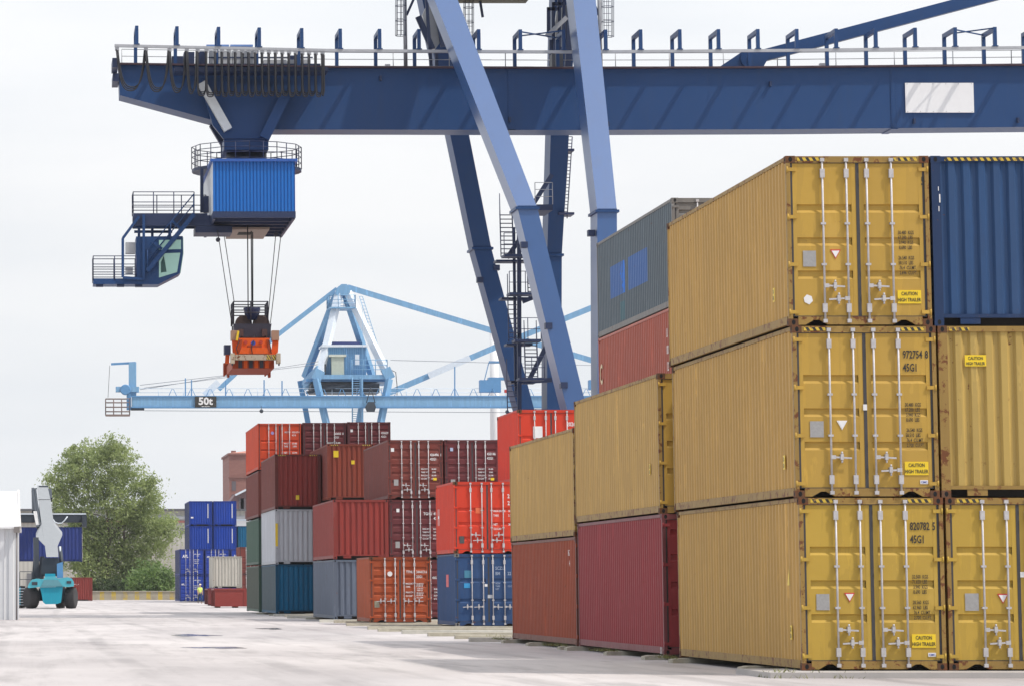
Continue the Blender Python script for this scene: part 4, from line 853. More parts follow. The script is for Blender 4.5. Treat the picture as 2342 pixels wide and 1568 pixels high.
# cab gallery
Z2 = lambda x, y: ((200 + x / 2.148) * .9357, (320 + y / 2.148) * .9357)
CYF = 184.6
a1 = at(*Z2(270, 433), CYF); b1 = at(*Z2(660, 433), CYF); mb = MB(o); mb.box(a1.x, b1.x, CYF, CYF + 1.6, a1.z - .1, a1.z); mb.box(a1.x, b1.x + .3, CYF, CYF + .16, a1.z - .62, a1.z - .101); mb.box(a1.x, b1.x, CYF + 1.44, CYF + 1.6, a1.z - .62, a1.z - .101); mb.box(b1.x - .6, b1.x + 1.2, CYF, CYF + 2.2, a1.z - .95, a1.z - .63); gal = mb.build('gallery', NAVYD, root)
mb = MB(o); e1 = at(*Z2(590, 433), CYF); railing(mb, [(e1.x, CYF, a1.z), (a1.x, CYF, a1.z), (a1.x, CYF + 1.6, a1.z), (b1.x, CYF + 1.6, a1.z)], 1.05, (.3, .55, 1.05), 1.1, .022); mb.build('railing', RAILD, gal)
mb = MB(o); mb.beam(at(*Z2(630, 200), CYF + .8), at(*Z2(630, 430), CYF + .8), .16, .16); p1 = at(*Z2(655, 345), CYF + .6); mb.box(p1.x - .15, p1.x + .1, CYF + .4, CYF + .8, p1.z - .8, p1.z); mb.build('post', NAVYD, gal)
mb = MB(o); stair(mb, at(*Z2(345, 735), CYF - .45), at(*Z2(588, 440), CYF - .45), .6, (0, 1, 0), n=9); mb.build('stair_flight', NAVY, root)
body = [Z2(285, 555), Z2(530, 553), Z2(531, 645), Z2(515, 748), Z2(402, 806), Z2(285, 806)]
mb = MB(o); mb.prism(xz(body, CYF), CYF, CYF + 1.9); cabn = mb.build('driver_cab', NAVY, root)
m, t, b = base_mat('greenish_cab_glass', .08); b.inputs['Base Color'].default_value = (.42, .66, .58, 1); b.inputs['Metallic'].default_value = 0.45; GLS = m
for pts in ([Z2(405, 574), Z2(521, 572), Z2(521, 621), Z2(405, 625)], [Z2(405, 645), Z2(517, 640), Z2(500, 742), Z2(405, 771)]):
    mb = MB(o); mb.prism(xz(pts, CYF - .02), CYF - .02, CYF - .003); mb.build('window', GLS, cabn)
mb = MB(o); q = xz([Z2(529, 560), Z2(533, 560), Z2(534, 645), Z2(519, 745), Z2(514, 745), Z2(529, 645)], CYF + .1); mb.prism(q, CYF + .1, CYF + 1.8); mb.build('front_glass', GLS, cabn)
mb = MB(o); mb.prism(xz([Z2(415, 690), Z2(430, 655), Z2(437, 690), Z2(445, 740), Z2(415, 745)], CYF - .028), CYF - .028, CYF - .021); mb.build('seat_behind_glass', plain('dark_seat', (.03, .09, .08), .6), cabn)
a2 = at(*Z2(60, 775), CYF); b2 = at(*Z2(285, 805), CYF); mb = MB(o); mb.box(a2.x, b2.x, CYF, CYF + 1.7, b2.z, a2.z); bal = mb.build('cab_balcony', NAVY, root)
mb = MB(o); railing(mb, [(b2.x, CYF, a2.z - .1), (a2.x, CYF, a2.z - .1), (a2.x, CYF + 1.7, a2.z - .1), (b2.x, CYF + 1.7, a2.z - .1)], 1.2, (.3, .55, .8, 1.2), 1.2, .022); mb.build('railing', RAILD, bal)
mb = MB(o)
for zx, zy0, zy1, Y in ((325, 440, 780, CYF - .1), (300, 450, 556, CYF + .4), (460, 480, 556, CYF + .4), (460, 480, 556, CYF + 1.4), (300, 450, 556, CYF + 1.4), (215, 565, 770, CYF - .1), (370, 500, 556, CYF + .9)): mb.beam(at(*Z2(zx, zy0), Y), at(*Z2(zx, zy1), Y), .13, .13)
for p_, q_, Y in (((300, 450), (215, 565), CYF - .1), ((275, 505), (475, 505), CYF + .4), ((275, 530), (475, 530), CYF + 1.2), ((215, 770), (330, 778), CYF - .1), ((365, 575), (420, 620), CYF - .2), ((470, 470), (520, 515), CYF - .2)): mb.beam(at(*Z2(*p_), Y), at(*Z2(*q_), Y), .11, .13)
mb.build('cab_hanger', NAVY, root)
for zx0, zx1, zy0, zy1 in ((230, 280, 585, 642), (230, 268, 712, 750)): a1 = at(*Z2(zx0, zy0), CYF + .2); b1 = at(*Z2(zx1, zy1), CYF + .2); mb = MB(o); mb.box(a1.x, b1.x, CYF + .2, CYF + .9, b1.z, a1.z); mb.build('air_conditioner', CABG, root)
for zx in (75, 185, 280): a1 = at(*Z2(zx, 803), CYF); mb = MB(o); mb.box(a1.x, a1.x + .35, CYF + .1, CYF + .5, a1.z - .13, a1.z - .02); mb.build('floodlight', NAVYD, root)
# ------------------------------------------------------------------ spreader on its ropes
ORG = paint('orange_red_spreader_paint', (0.78, 0.115, 0.012), .08, .25, .45); ORD = paint('dark_orange_spreader', (0.40, 0.06, 0.015), .10, .35, .5); BEIGE = paint('worn_beige_beam', (0.55, 0.46, 0.34), .30, .4, .55); HBK = plain('headblock_dark', (.022, .022, .04), .5)
p0 = at(578, 845, 187); root = thing('container_spreader', 'orange container spreader with dark headblock hanging on ropes below the crane trolley', 'spreader', (p0.x, 187, p0.z)); o = root.location
def zbox(zx0, zx1, zy0, zy1, Y0_, Y1_, mat, name, par=None): a1 = at(*Z2(zx0, zy0), Y0_); b1 = at(*Z2(zx1, zy1), Y0_); mb = MB(o); mb.box(a1.x, b1.x, Y0_, Y1_, b1.z, a1.z); return mb.build(name, mat, par or root)
for (xa, ya), (xb, yb), Y in (((712, 540), (792, 1045), 184.5), ((742, 535), (800, 900), 189), ((870, 510), (873, 960), 186), ((889, 510), (893, 985), 187), ((897, 512), (898, 985), 187.6), ((1020, 545), (975, 1010), 184.5), ((1050, 530), (990, 1010), 189)):
    mb = MB(o); mb.tube(at(*Z2(xa, ya - (20 if Y < 190 else 0)), Y), at(*Z2(xb, yb), Y), 0.020 if xa < 860 or xa > 1000 else .030, 5); mb.build('rope', CABLE, root)
for zx, zy in ((715, 572), (1020, 545)): p = at(*Z2(zx, zy), 184.5); mb = MB(o); mb.lathe(p - Vector((0, .1, 0)), [(0, .11), (.2, .11)], 'y', 12); mb.build('rope_socket', HBK, root)
hb = zbox(800, 993, 1015, 1085, 185.8, 188.2, HBK, 'headblock')
mb = MB(o); mb.prism(xz([Z2(795, 1012), Z2(996, 1012), Z2(990, 1060), Z2(970, 1083), Z2(825, 1083), Z2(803, 1060)], 185.6), 185.6, 185.79); mb.build('headblock_plate', HBK, hb)
for zx in (850, 942): p = at(*Z2(zx, 1012), 186.6); mb = MB(o); mb.lathe(p, [(0, .36), (.04, .42), (.10, .42), (.12, .36), (.2, .42), (.26, .42), (.3, .36)], 'y', 28); mb.build('rope_sheave', plain('sheave_brown', (.05, .025, .02), .6), root)
mb = MB(o); mb.lathe(at(*Z2(893, 935), 186.8), [(-.55, .3), (0, .42), (.05, .42)], 'z', 20); mb.build('cable_basket', plain('dark_navy_basket', (.02, .03, .09), .5), root)
a1 = at(*Z2(797, 1012), 186); b1 = at(*Z2(977, 1012), 186); hgt = at(*Z2(800, 897), 186).z - a1.z
mb = MB(o); railing(mb, [(b1.x, 185.9, a1.z), (a1.x, 185.9, a1.z), (a1.x, 188.1, a1.z), (b1.x, 188.1, a1.z), (b1.x, 185.9, a1.z)], hgt, (hgt * .5, hgt * .75, hgt), .8, .028); mb.build('railing', HBK, hb)
mb = MB(o); mb.prism(xz([Z2(825, 1087), Z2(985, 1087), Z2(992, 1130), Z2(1005, 1172), Z2(805, 1172), Z2(820, 1130)], 183.6), 183.6, 184.4); mb.prism(xz([Z2(835, 1089), Z2(985, 1089), Z2(995, 1170), Z2(815, 1170)], 184.5), 184.41, 189.6); fr = mb.build('spreader_frame', ORG, root)
zbox(790, 1030, 1172, 1200, 183.3, 183.75, BEIGE, 'end_beam'); p = zbox(970, 1018, 1173, 1199, 183.28, 183.297, HAZ, 'hazard_stripe')
zbox(782, 803, 1165, 1218, 183.2, 183.8, BEIGE, 'corner_block'); zbox(1022, 1044, 1165, 1218, 183.2, 183.8, BEIGE, 'corner_block')
for zx in (790, 1035):
    p = at(*Z2(zx, 1218), 183.5); mb = MB(o); mb.tube(p, p - Vector((0, 0, .12)), .05, 8, r2=.03); mb.build('twistlock', HBK, root)
zbox(790, 1010, 1200, 1245, 183.9, 189.4, ORD, 'telescopic_beam')
zbox(750, 992, 1248, 1272, 189.5, 190.0, ORD, 'end_beam')
for a_, b_2 in ((745, 776), (962, 992)):
    mb = MB(o); mb.prism(xz([Z2(a_, 1216), Z2(b_2, 1216), Z2(b_2, 1290), Z2(b_2 - 10, 1290), Z2(b_2 - 14, 1272), Z2(a_ + 4, 1285), Z2(a_, 1280)], 189.4), 189.4, 190.1); mb.build('corner_flipper', ORD, root)
for a_, b_2, s in ((783, 824, 1), (998, 1036, -1)):
    zbox(a_, b_2, 1047, 1098, 183.8, 184.4, plain('flipper_tan', (.33, .19, .12), .6), 'flipper_motor')
    mb = MB(o); xm_ = (a_ + b_2) / 2; mb.beam(at(*Z2(xm_, 1090), 184), at(*Z2(xm_ + s * 4, 1160), 184), .22, .3); mb.beam(at(*Z2(xm_ + s * 4, 1150), 184), at(*Z2(xm_ + s * 12, 1185), 184), .26, .3); mb.build('flipper_arm', ORG, root)
mb = MB(o); mb.beam(at(*Z2(822, 1050), 183.7), at(*Z2(813, 1100), 183.7), .12, .1); mb.build('yellow_arm', plain('signal_yellow', (.75, .5, .01), .5), root)
zbox(748, 782, 1122, 1172, 184.2, 184.9, plain('navy_box', (.02, .03, .08), .5), 'junction_box'); mb = MB(o); mb.beam(at(*Z2(765, 1172), 184.5), at(*Z2(762, 1220), 184.5), .2, .2); mb.build('bracket', ORG, root)
for pts in (((838, 1095), (828, 1165)), ((975, 1095), (985, 1165)), ((870, 1130), (945, 1130))):
    mb = MB(o); mb.beam(at(*Z2(*pts[0]), 183.56), at(*Z2(*pts[1]), 183.56), .07, .1); mb.build('stiffener', ORD, fr)
mb = MB(o); mb.prism(xz([Z2(838, 1136), Z2(972, 1136), Z2(985, 1168), Z2(825, 1168)], 183.45), 183.45, 183.59); mb.build('sloped_cover', ORG, fr)
for k in range(6): zbox(822 + 28*k, 842 + 28*k, 1203, 1243, 183.86, 183.897, ORG if k % 2 else HBK, 'beam_pocket')
for k, (xa, ya, xb, yb_) in enumerate(((800, 1218, 795, 1250), (1000, 1215, 985, 1250), (815, 1245, 985, 1245))): mb = MB(o); mb.beam(at(*Z2(xa, ya), 186), at(*Z2(xb, yb_), 188), .16, .2); mb.build('lower_strut', ORG, root)
for xa, xb in ((830, 812), (905, 890), (965, 990)): mb = MB(o); mb.path([at(*Z2(xa, 1075), 185.5), at(*Z2((xa + xb)/2 + 6, 1100), 183.5), at(*Z2(xb, 1135), 183.4), at(*Z2(xb + 4, 1168), 183.4)], .025, 5); mb.build('hydraulic_hose', CABLE, root)
for zx in (835, 960): zbox(zx - 14, zx + 14, 1040, 1078, 185.5, 185.59, plain('headblock_brown', (.07, .035, .03), .6), 'sheave_cheek', hb)
for k in range(2): zbox(798 + 194*k, 806 + 194*k, 1172, 1200, 183.26, 183.296, plain('worn_brown', (.22, .15, .1), .7), 'wear_plate')
for zx in (860, 940): p = at(*Z2(zx, 1108), 183.58); mb = MB(o); mb.lathe(p, [(-.03, .09), (.02, .09)], 'y', 12); mb.build('pin', plain('pin_red', (.4, .03, .01), .5), fr)
p = at(*Z2(900, 1113), 183.58); mb = MB(o); mb.lathe(p, [(-.015, .11), (.02, .11)], 'y', 16); mb.build('round_badge', BLUEM, fr)
# ------------------------------------------------------------------ the light blue crane far behind
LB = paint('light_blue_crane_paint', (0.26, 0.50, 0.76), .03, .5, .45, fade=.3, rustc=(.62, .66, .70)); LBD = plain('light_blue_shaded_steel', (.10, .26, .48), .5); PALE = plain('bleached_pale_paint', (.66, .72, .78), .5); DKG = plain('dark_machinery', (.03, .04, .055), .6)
YL = 510.0
Z6 = lambda x, y: ((640 + x / 2.723) * .9357, (670 + y / 2.723) * .9357)
root = thing('jib_crane', 'light blue crane far behind with a pyramid mast and a boom signed 50t', 'crane', (at(790, 1350, YL).x, YL + 5, GZ)); o = root.location
mb = MB(o); a = at(302, 905, YL); b_ = at(1560, 931, YL); mb.box(a.x, b_.x, YL, YL + 2.4, b_.z, a.z); bm = mb.build('boom', LB, root)
mb = MB(o); mb.box(a.x - .1, b_.x, YL - .15, YL - .003, b_.z - .05, b_.z + .12); mb.box(a.x - .1, b_.x, YL - .15, YL - .003, a.z - .12, a.z + .06); mb.build('boom_edge', LBD, bm)
def bx(px0, px1, py0, py1, Y0_, Y1_, mat, name, par=None, lab=None):
    a = at(px0, py0, Y0_); b_ = at(px1, py1, Y0_); mb = MB(o); mb.box(a.x, b_.x, Y0_, Y1_, b_.z, a.z); return mb.build(name, mat, par or root, lab)
def bm_(name, segs, w, h, mat=None, par=None):
    mb = MB(o)
    for s in segs: mb.beam(at(s[0], s[1], s[4]), at(s[2], s[3], s[5] if len(s) > 5 else s[4]), w, h)
    return mb.build(name, mat or LB, par or root)
sg = bx(446, 495, 905.5, 930.5, YL - .30, YL - .17, BLKL, 'sign_board')
mb = MB(o); p = at(470.5, 924, YL - .33); put_text(mb, '50t', p.x, YL - .33, p.z, 1.35, 1.05, 0, .035, True); p = at(470.5, 929.3, YL - .33); put_text(mb, 'capacity 50 t', p.x, YL - .33, p.z, .2, 1.1, 0, .02, True); mb.build('lettering', WHITE, sg)
mb = MB(o); z = a.z; railing(mb, [(a.x + .3, YL + 2.2, z), (b_.x, YL + 2.2, z)], 1.15, (.6, 1.15), 3.4, .035); mb.build('railing', PALE, bm)
for px in range(395, 1360, 43):
    mb = MB(o); p = at(px, 905, YL + .4); w = .55; mb.path([(p.x - w, YL + .4, z), (p.x - .12, YL + .4, z + .95), (p.x + .12, YL + .4, z + .95), (p.x + w, YL + .4, z)], .045, 4); mb.build('hoop', LBD, bm)
for px, py in ((424, 864), (516, 870), (438, 868), (604, 868), (1040, 838), (645, 870)): bm_('boom_post', [(px, py, px, 905, YL + 1)], .16, .16, LBD, bm)
bx(1098, 1146, 868, 896, YL + .5, YL + 2, LBD, 'boom_winch', bm); bx(1160, 1163, 880, 905, YL + .5, YL + 1, DKG, 'boom_box', bm); bx(1348, 1400, 868, 890, YL + .5, YL + 2, LBD, 'boom_winch', bm); bx(1154, 1161, 890, 897, YL + .5, YL + 1, REDM, 'red_box', bm)
# left end: head sheave, davit, basket
bm_('davit', [(303, 828, 303, 905, YL + 1)], 1.2, 1.0); bm_('davit_arm', [(254, 832, 310, 829, YL + 1), (300, 842, 310, 830, YL + 1)], .22, .3, LBD)
mb = MB(o); mb.lathe(at(287, 890, YL - .3), [(0, .62), (.1, .72), (.3, .72), (.4, .62)], 'y', 20); mb.build('head_sheave', LBD, root); bx(265, 318, 883, 895, YL, YL + 1.4, LB, 'head_frame'); bx(290, 300, 893, 936, YL + .1, YL + 1.5, LBD, 'head_frame'); bx(300, 330, 930, 937, YL, YL + 1, DKG, 'bumper')
mb = MB(o); a2 = at(242, 948, YL - .5); b2 = at(297, 948, YL - .5); mb.box(a2.x, b2.x, YL - .5, YL + 1.2, a2.z - .12, a2.z + .1); railing(mb, [(a2.x, YL - .45, a2.z), (b2.x, YL - .45, a2.z), (b2.x, YL + 1.15, a2.z), (a2.x, YL + 1.15, a2.z), (a2.x, YL - .45, a2.z)], 2.2, (.5, 1.1, 1.7, 2.2), 1.1, .05); mb.build('basket', plain('rusty_basket', (.22, .16, .14), .7), root)
mb = MB(o); mb.tube(at(251, 835, YL + 1), at(247, 908, YL), .03, 4); mb.tube(at(297, 858, YL + 1), at(297, 905, YL + 1), .03, 4); mb.build('rope', CABLE, root)
# tower
AP = (784.4, 656)
bm_('mast_leg', [(776, 668, 733, 850, YL + 6.5, YL + 2)], .85, .85, PALE); bm_('mast_leg', [(795, 668, 881, 845, YL + 6.5, YL + 2)], .85, .85, PALE)
bm_('mast_leg', [(771, 672, 698, 862, YL + 7.5, YL + 13)], .8, .8); bm_('mast_leg', [(790, 672, 852, 862, YL + 7.5, YL + 13)], .8, .8)
mb = MB(o); mb.prism(xz([(765, 672), (772, 657), (781, 650), (793, 650), (802, 660), (800, 672), (789, 676), (776, 676)], YL + 5.8), YL + 5.8, YL + 8.2); mb.build('mast_head', LB, root)
bm_('mast_rung', [(760, 802 - 2, 872 - 12, 802 - 2, YL + 3)][:0] + [(752, 802, 813, 802, YL + 4), (745, 819.5, 802, 819.5, YL + 3.6)], .3, .3, PALE)
mb = MB(o); a2 = at(753, 703, YL + 5); b2 = at(812, 703, YL + 5); mb.box(a2.x, b2.x, YL + 4.2, YL + 9.2, a2.z - .2, a2.z); railing(mb, [(a2.x, YL + 4.2, a2.z), (b2.x, YL + 4.2, a2.z), (b2.x, YL + 9, a2.z), (a2.x, YL + 9, a2.z), (a2.x, YL + 4.2, a2.z)], 1.6, (.5, 1.0, 1.6), 1.2, .045); mb.build('mast_platform', LB, root)
mb = MB(o)
for q in (0, 7): mb.tube(at(822 + q, 678, YL + 6), at(880 + q, 862, YL + 4), .05, 4)
for k in range(26): s = k / 25; p = at(822 + 58*s, 678 + 184*s, YL + 6 - 2*s); mb.tube(p, p + Vector((.42, 0, 0)), .03, 4)
mb.build('mast_ladder', LB, root)
bx(731, 893, 856, 866, YL + 1.5, YL + 2.6, LB, 'deck_beam'); bx(700, 893, 866, 872, YL + 2.7, YL + 13.5, LBD, 'deck'); 
for segs in ([(733, 846, 700, 880, YL + 2, YL + 8)], [(733, 846, 722, 868, YL + 1.8)], [(881, 842, 893, 866, YL + 1.8)]): bm_('deck_corner', segs, 1.0, 1.3)
bm_('portal_leg', [(723, 866, 748, 975, YL + 1.5, YL + .6), (748, 975, 790, 1350, YL + .6, YL - 2)], .75, .75); bm_('portal_leg', [(890, 866, 869, 975, YL + 1.5, YL + .6), (869, 975, 830, 1350, YL + .6, YL - 2)], .75, .75)
bm_('portal_leg', [(686, 870, 706, 975, YL + 12), (706, 975, 740, 1350, YL + 12)], .7, .7, LBD); bm_('portal_leg', [(836, 870, 818, 975, YL + 12), (818, 975, 780, 1350, YL + 12)], .7, .7, LB)
bx(712, 868, 876, 897, YL + 2.5, YL + 8, DKG, 'slewing_carriage'); bm_('carriage_link', [(700, 897, 790, 880, YL + 2)], .35, .35, DKG)
hs = bx(742, 838, 793, 857, YL + 3, YL + 8, LB, 'winch_house')
mb = MB(o)
for px in range(744, 838, 5): p = at(px, 795, YL + 2.95); q = at(px, 856, YL + 2.95); mb.box(p.x, p.x + .12, YL + 2.92, YL + 2.997, q.z, p.z)
mb.build('cladding_rib', LBD, hs); bx(736, 841, 788, 793, YL + 2.6, YL + 8.2, PALE, 'house_roof', hs)
nv = bx(750, 823, 781, 808, YL + 8.5, YL + 12, plain('dull_navy', (.03, .045, .17), .5), 'navy_cabin'); bx(758, 787, 812, 856, YL + 1.9, YL + 2.9, plain('transformer_grey_green', (.42, .47, .40), .5), 'transformer'); bx(753, 792, 810, 815, YL + 1.7, YL + 3, plain('transformer_top', (.55, .58, .5), .5), 'transformer_top'); bx(736, 746, 832, 856, YL + 2, YL + 3, DKG, 'motor'); bx(812, 822, 810, 835, YL + 2.9, YL + 2.98, PALE, 'door_panel')
mb = MB(o); a2 = at(805, 856, YL + 1.7); b2 = at(886, 856, YL + 1.7); railing(mb, [(a2.x, YL + 1.7, a2.z), (b2.x, YL + 1.7, a2.z), (b2.x, YL + 8, a2.z)], 2.0, (.7, 1.3, 2.0), 1.6, .05); mb.build('railing', LB, root)
mb = MB(o)
for px in (806, 824): mb.tube(at(px, 862, YL + .8), at(px, 985, YL + .8), .09, 5)
mb.tube(at(829, 700, YL + 1.2), at(829, 985, YL + 1.2), .02, 4)
for k in range(24): p = at(806, 866 + k*5, YL + .8); q = at(824, 866 + k*5, YL + .8); mb.tube(p, q, .04, 4)
mb.build('portal_ladder', LB, root); mb = MB(o); mb.box(*[at(826, 900, YL + 1).x, at(830, 900, YL + 1).x, YL + .6, YL + 1.3, at(826, 985, YL + 1).z, at(826, 862, YL + 1).z]); mb.build('ladder_post', LB, root)
mb = MB(o); p = at(848, 926, YL - .5); mb.prism(xz([(836, 930), (842, 918), (856, 918), (860, 930), (857, 940), (840, 940)], YL - 1), YL - 1, YL - .2)
for s in (838, 858): mb.tube(at(s, 920, YL - .6), at(848, 885, YL - .6), .06, 4)
mb.build('hook_block', DKG, root)
for px, py in ((598, 939), (1160, 941)): mb = MB(o); p = at(px, py, YL - .4); mb.lathe(p, [(-.28, .01), (-.2, .2), (0, .28), (.2, .2), (.28, .01)], 'z', 12); mb.tube(p, p + Vector((0, 0, .7)), .03, 4); mb.build('hanging_ball', DKG, root)
bm_('tie_bar', [(771, 661, 619.5, 778, YL + 7), (619.5, 778, 500, 890, YL + 7)], .3, .62, LB); bm_('tie_bar', [(500, 873, 468, 903, YL + 1.2)], .4, .9, PALE)
bm_('tie_bar', [(795, 657, 1124.6, 756, YL + 7), (1124.6, 756, 1480, 861, YL + 7)], .3, .75, LB)
mb = MB(o)
for a2, b2 in (((320, 890), (735, 825)), ((320, 880), (735, 832)), ((330, 886), (520, 862)), ((893, 823), (1480, 838)), ((330, 938), (1480, 944))): mb.tube(at(*a2, YL + 3), at(*b2, YL + 3), .035, 4)
mb.build('rope', plain('rope_grey', (.25, .26, .3), .6), root)
mb = MB(o); mb.path([at(896, 846, YL + 3), at(905, 850, YL + 3), at(908, 880, YL + 3), at(908, 903, YL + 3)], .05, 4); mb.build('cable', CABLE, root)
# second light blue crane, only its stay and gallery in view between the legs
root = thing('jib_crane', 'light blue stay bar of another crane rising to the right behind the dark legs', 'crane', (at(1480, 1350, 530).x, 530, GZ)); o = root.location
bm_('stay_bar', [(891, 897, 1138, 791.5, 530), (1138, 791.5, 1358, 702, 530), (1358, 702, 1480, 652, 530)], .4, .8); bm_('stay_end', [(980, 858.5, 1075, 818, 529.5)], .3, .85, PALE); bm_('mast', [(1480, 648, 1480, 1350, 530)], 1.4, 1.4)
bx(1118, 1163, 884 - 22, 890 - 22, 530, 531.5, LBD, 'gallery'); bm_('gallery_bar', [(1118, 828, 1172, 828, 530)], .3, .35, LBD); bm_('gallery_post', [(1118, 828, 1108, 868, 530)], .12, .12, LBD); bm_('gallery_post', [(1172, 828, 1172, 868, 530)], .12, .12, LBD)
for j in range(1): bx(1430, 1530, 868, 880, 529, 532, LBD, 'mast_gallery')
# white chimney
root = thing('chimney', 'slim white chimney standing far behind between the dark crane legs', 'chimney', (at(1137, 1345, 640).x, 640, GZ)); o = root.location
x = root.location.x; zt_ = at(1137, 755, 640).z; mb = MB(o); mb.lathe((x, 640, 0), [(GZ, .95), (zt_ * .7, .82), (zt_, .68)], 'z', 24); mb.build('shaft', plain('chimney_white', (.74, .74, .74), .6, 0, .06), root)
mb = MB(o); zr_ = at(1137, 869, 640).z; mb.lathe((x, 640, 0), [(zr_, 1.25), (zr_ + .35, 1.25)], 'z', 24); mb.build('collar', RAILG, root); mb = MB(o); mb.lathe((x, 640, 0), [(zt_, .74), (zt_ + .3, .74)], 'z', 24); mb.build('cap', RAILG, root)
# ------------------------------------------------------------------ buildings behind
def brick(name, c1, c2, mort, sc=1.0):
    m, t, b = base_mat(name, .85); tc = N(t, 'ShaderNodeTexCoord'); mp = N(t, 'ShaderNodeMapping'); mp.inputs['Rotation'].default_value = (math.pi/2, 0, 0); L(t, tc.outputs['Object'], mp.inputs['Vector'])
    bk = N(t, 'ShaderNodeTexBrick'); bk.inputs['Scale'].default_value = sc; bk.inputs['Brick Width'].default_value = .5; bk.inputs['Row Height'].default_value = .16; bk.inputs['Mortar Size'].default_value = .012
    for n_, v_ in (('Color1', c1), ('Color2', c2), ('Mortar', mort)): bk.inputs[n_].default_value = (*v_, 1)
    L(t, mp.outputs[0], bk.inputs['Vector']); v, _ = coords(t); c = mixc(t, mth(t, 'MULTIPLY', noise(t, v, .25, 4), .5), bk.outputs['Color'], tuple(q * .6 for q in c1)); L(t, c, b.inputs['Base Color']); return m
BRI = brick('old_brick', (.30, .13, .105), (.25, .10, .085), (.28, .2, .17)); TIL = plain('roof_tiles', (.42, .17, .12), .8, 0, .2, 1)
root = thing('brick_building', 'tall old brick building with a red tiled roof behind the container stacks', 'building', (at(560, 1350, 650).x, 660, GZ)); o = root.location
a = at(524, 1040, 650); e_ = at(640, 1040, 650); mb = MB(o); mb.box(a.x, e_.x, 650, 672, GZ, a.z); w_ = mb.build('wall', BRI, root)
mb = MB(o); mb.box(a.x - .15, e_.x, 649.8, 649.99, at(524, 1092, 650).z, at(524, 1089, 650).z); mb.box(a.x - .25, e_.x, 649.7, 672.2, a.z + .005, a.z + .35); mb.build('cornice', plain('cornice_brick', (.2, .09, .075), .8), w_)
mb = MB(o); zt_ = at(524, 1022, 655).z - 1.2; mb.loft([[(a.x - .2, 649.7, a.z + .36), (e_.x, 649.7, a.z + .36), (e_.x, 672.2, a.z + .36), (a.x - .2, 672.2, a.z + .36)], [(a.x + 7, 660.5, zt_ + 1.2), (e_.x - 3, 660.5, zt_ + 1.2), (e_.x - 3, 661, zt_ + 1.2), (a.x + 7, 661, zt_ + 1.2)]]); rf = mb.build('roof', TIL, root); p = at(533, 1034, 652); mb = MB(o); mb.box(p.x - .3, p.x + .5, 652, 653, p.z - .6, p.z + .35); mb.build('chimney', BRI, rf)
for px, py in ((535, 1070), (550, 1070), (535, 1110), (535, 1140)):
    p = at(px, py, 650); mb = MB(o); mb.box(p.x - .35, p.x + .35, 649.93, 649.985, p.z - .8, p.z + .8); 
    if py > 1100: mb.build('window', plain('dull_window', (.12, .10, .11), .4), w_)
root = thing('brick_annex', 'lower brick gable with a pale roof edge in front of the tall brick building', 'building', (at(560, 1350, 600).x, 606, GZ)); o = root.location
mb = MB(o); pts = xz([(526, 1146), (540, 1128), (560, 1119), (600, 1105), (640, 1128), (640, 1350), (526, 1350)], 600); mb.prism(pts, 600, 612); mb.build('wall', brick('dusky_brick', (.20, .11, .11), (.17, .09, .1), (.2, .16, .15)), root)
mb = MB(o)
for p_, q_ in (((538, 1131), (560, 1120)), ((560, 1120), (600, 1105)), ((600, 1105), (640, 1128))): mb.beam(at(*p_, 599.7), at(*q_, 599.7), .5, .3)
mb.build('roof_edge', PALE, root)
for px in (552, 556): p = at(px, 1150, 600); mb = MB(o); mb.box(p.x - .4, p.x + .4, 599.95, 599.99, p.z - 1, p.z + .8); mb.build('window', plain('dull_window', (.12, .10, .11), .4), root)
root = thing('white_building', 'plain white building block behind the blue container stacks', 'building', (at(552, 1350, 520).x, 526, GZ)); o = root.location
a = at(530, 1190, 520); e_ = at(600, 1190, 520); mb = MB(o); mb.box(a.x, e_.x, 520, 532, GZ, a.z); mb.build('wall', plain('white_render', (.80, .80, .80), .7, 0, .04), root); mb = MB(o); mb.box(a.x - .2, e_.x + .2, 519.8, 532.2, a.z + .003, a.z + .25); mb.build('roof_edge', PALE, root)
m, t, b = base_mat('pale_corrugated_cladding', .6); tc = N(t, 'ShaderNodeTexCoord'); sx = N(t, 'ShaderNodeSeparateXYZ'); L(t, tc.outputs['Object'], sx.inputs[0])
k = mth(t, 'GREATER_THAN', mth(t, 'FRACT', mth(t, 'MULTIPLY', sx.outputs[0], 1.6)), .55); c = mixc(t, k, (.50, .48, .43), (.42, .40, .36)); v, _ = coords(t); c = mixc(t, ramp(t, noise(t, v, .15, 4), .45, .7), c, (.36, .33, .28)); L(t, c, b.inputs['Base Color']); CLAD = m
root = thing('warehouse', 'long pale warehouse with a grey roof band behind the tree', 'building', (at(280, 1350, 560).x, 575, GZ)); o = root.location
a = at(-60, 1167, 560); e_ = at(560, 1167, 560); mb = MB(o); mb.box(a.x, e_.x, 560, 590, GZ, a.z); w_ = mb.build('wall', CLAD, root)
z1 = at(400, 1178, 560).z; z0 = at(400, 1187, 560).z; mb = MB(o); mb.box(a.x - .1, e_.x, 559.8, 559.995, z0, z1); mb.build('grey_band', plain('band_grey', (.33, .34, .36), .6), w_)
mb = MB(o); mb.box(a.x - .1, e_.x, 559.75, 559.995, z0 - .45, z0 - .15); mb.build('red_stripe', plain('dull_red', (.30, .12, .10), .6), w_); mb = MB(o); mb.box(a.x - .3, e_.x + .3, 559.5, 590.4, a.z + .004, a.z + .3); mb.build('roof_edge', plain('edge_dark', (.10, .10, .11), .6), root)
for px0, px1, py0, py1 in ((62, 80, 1310, 1345), (448, 462, 1290, 1330), (412, 428, 1206, 1216)): a2 = at(px0, py0, 559.9); b2 = at(px1, py1, 559.9); mb = MB(o); mb.box(a2.x, b2.x, 559.85, 559.99, b2.z, a2.z); mb.build('door', plain('door_grey', (.16, .16, .17), .6), w_)
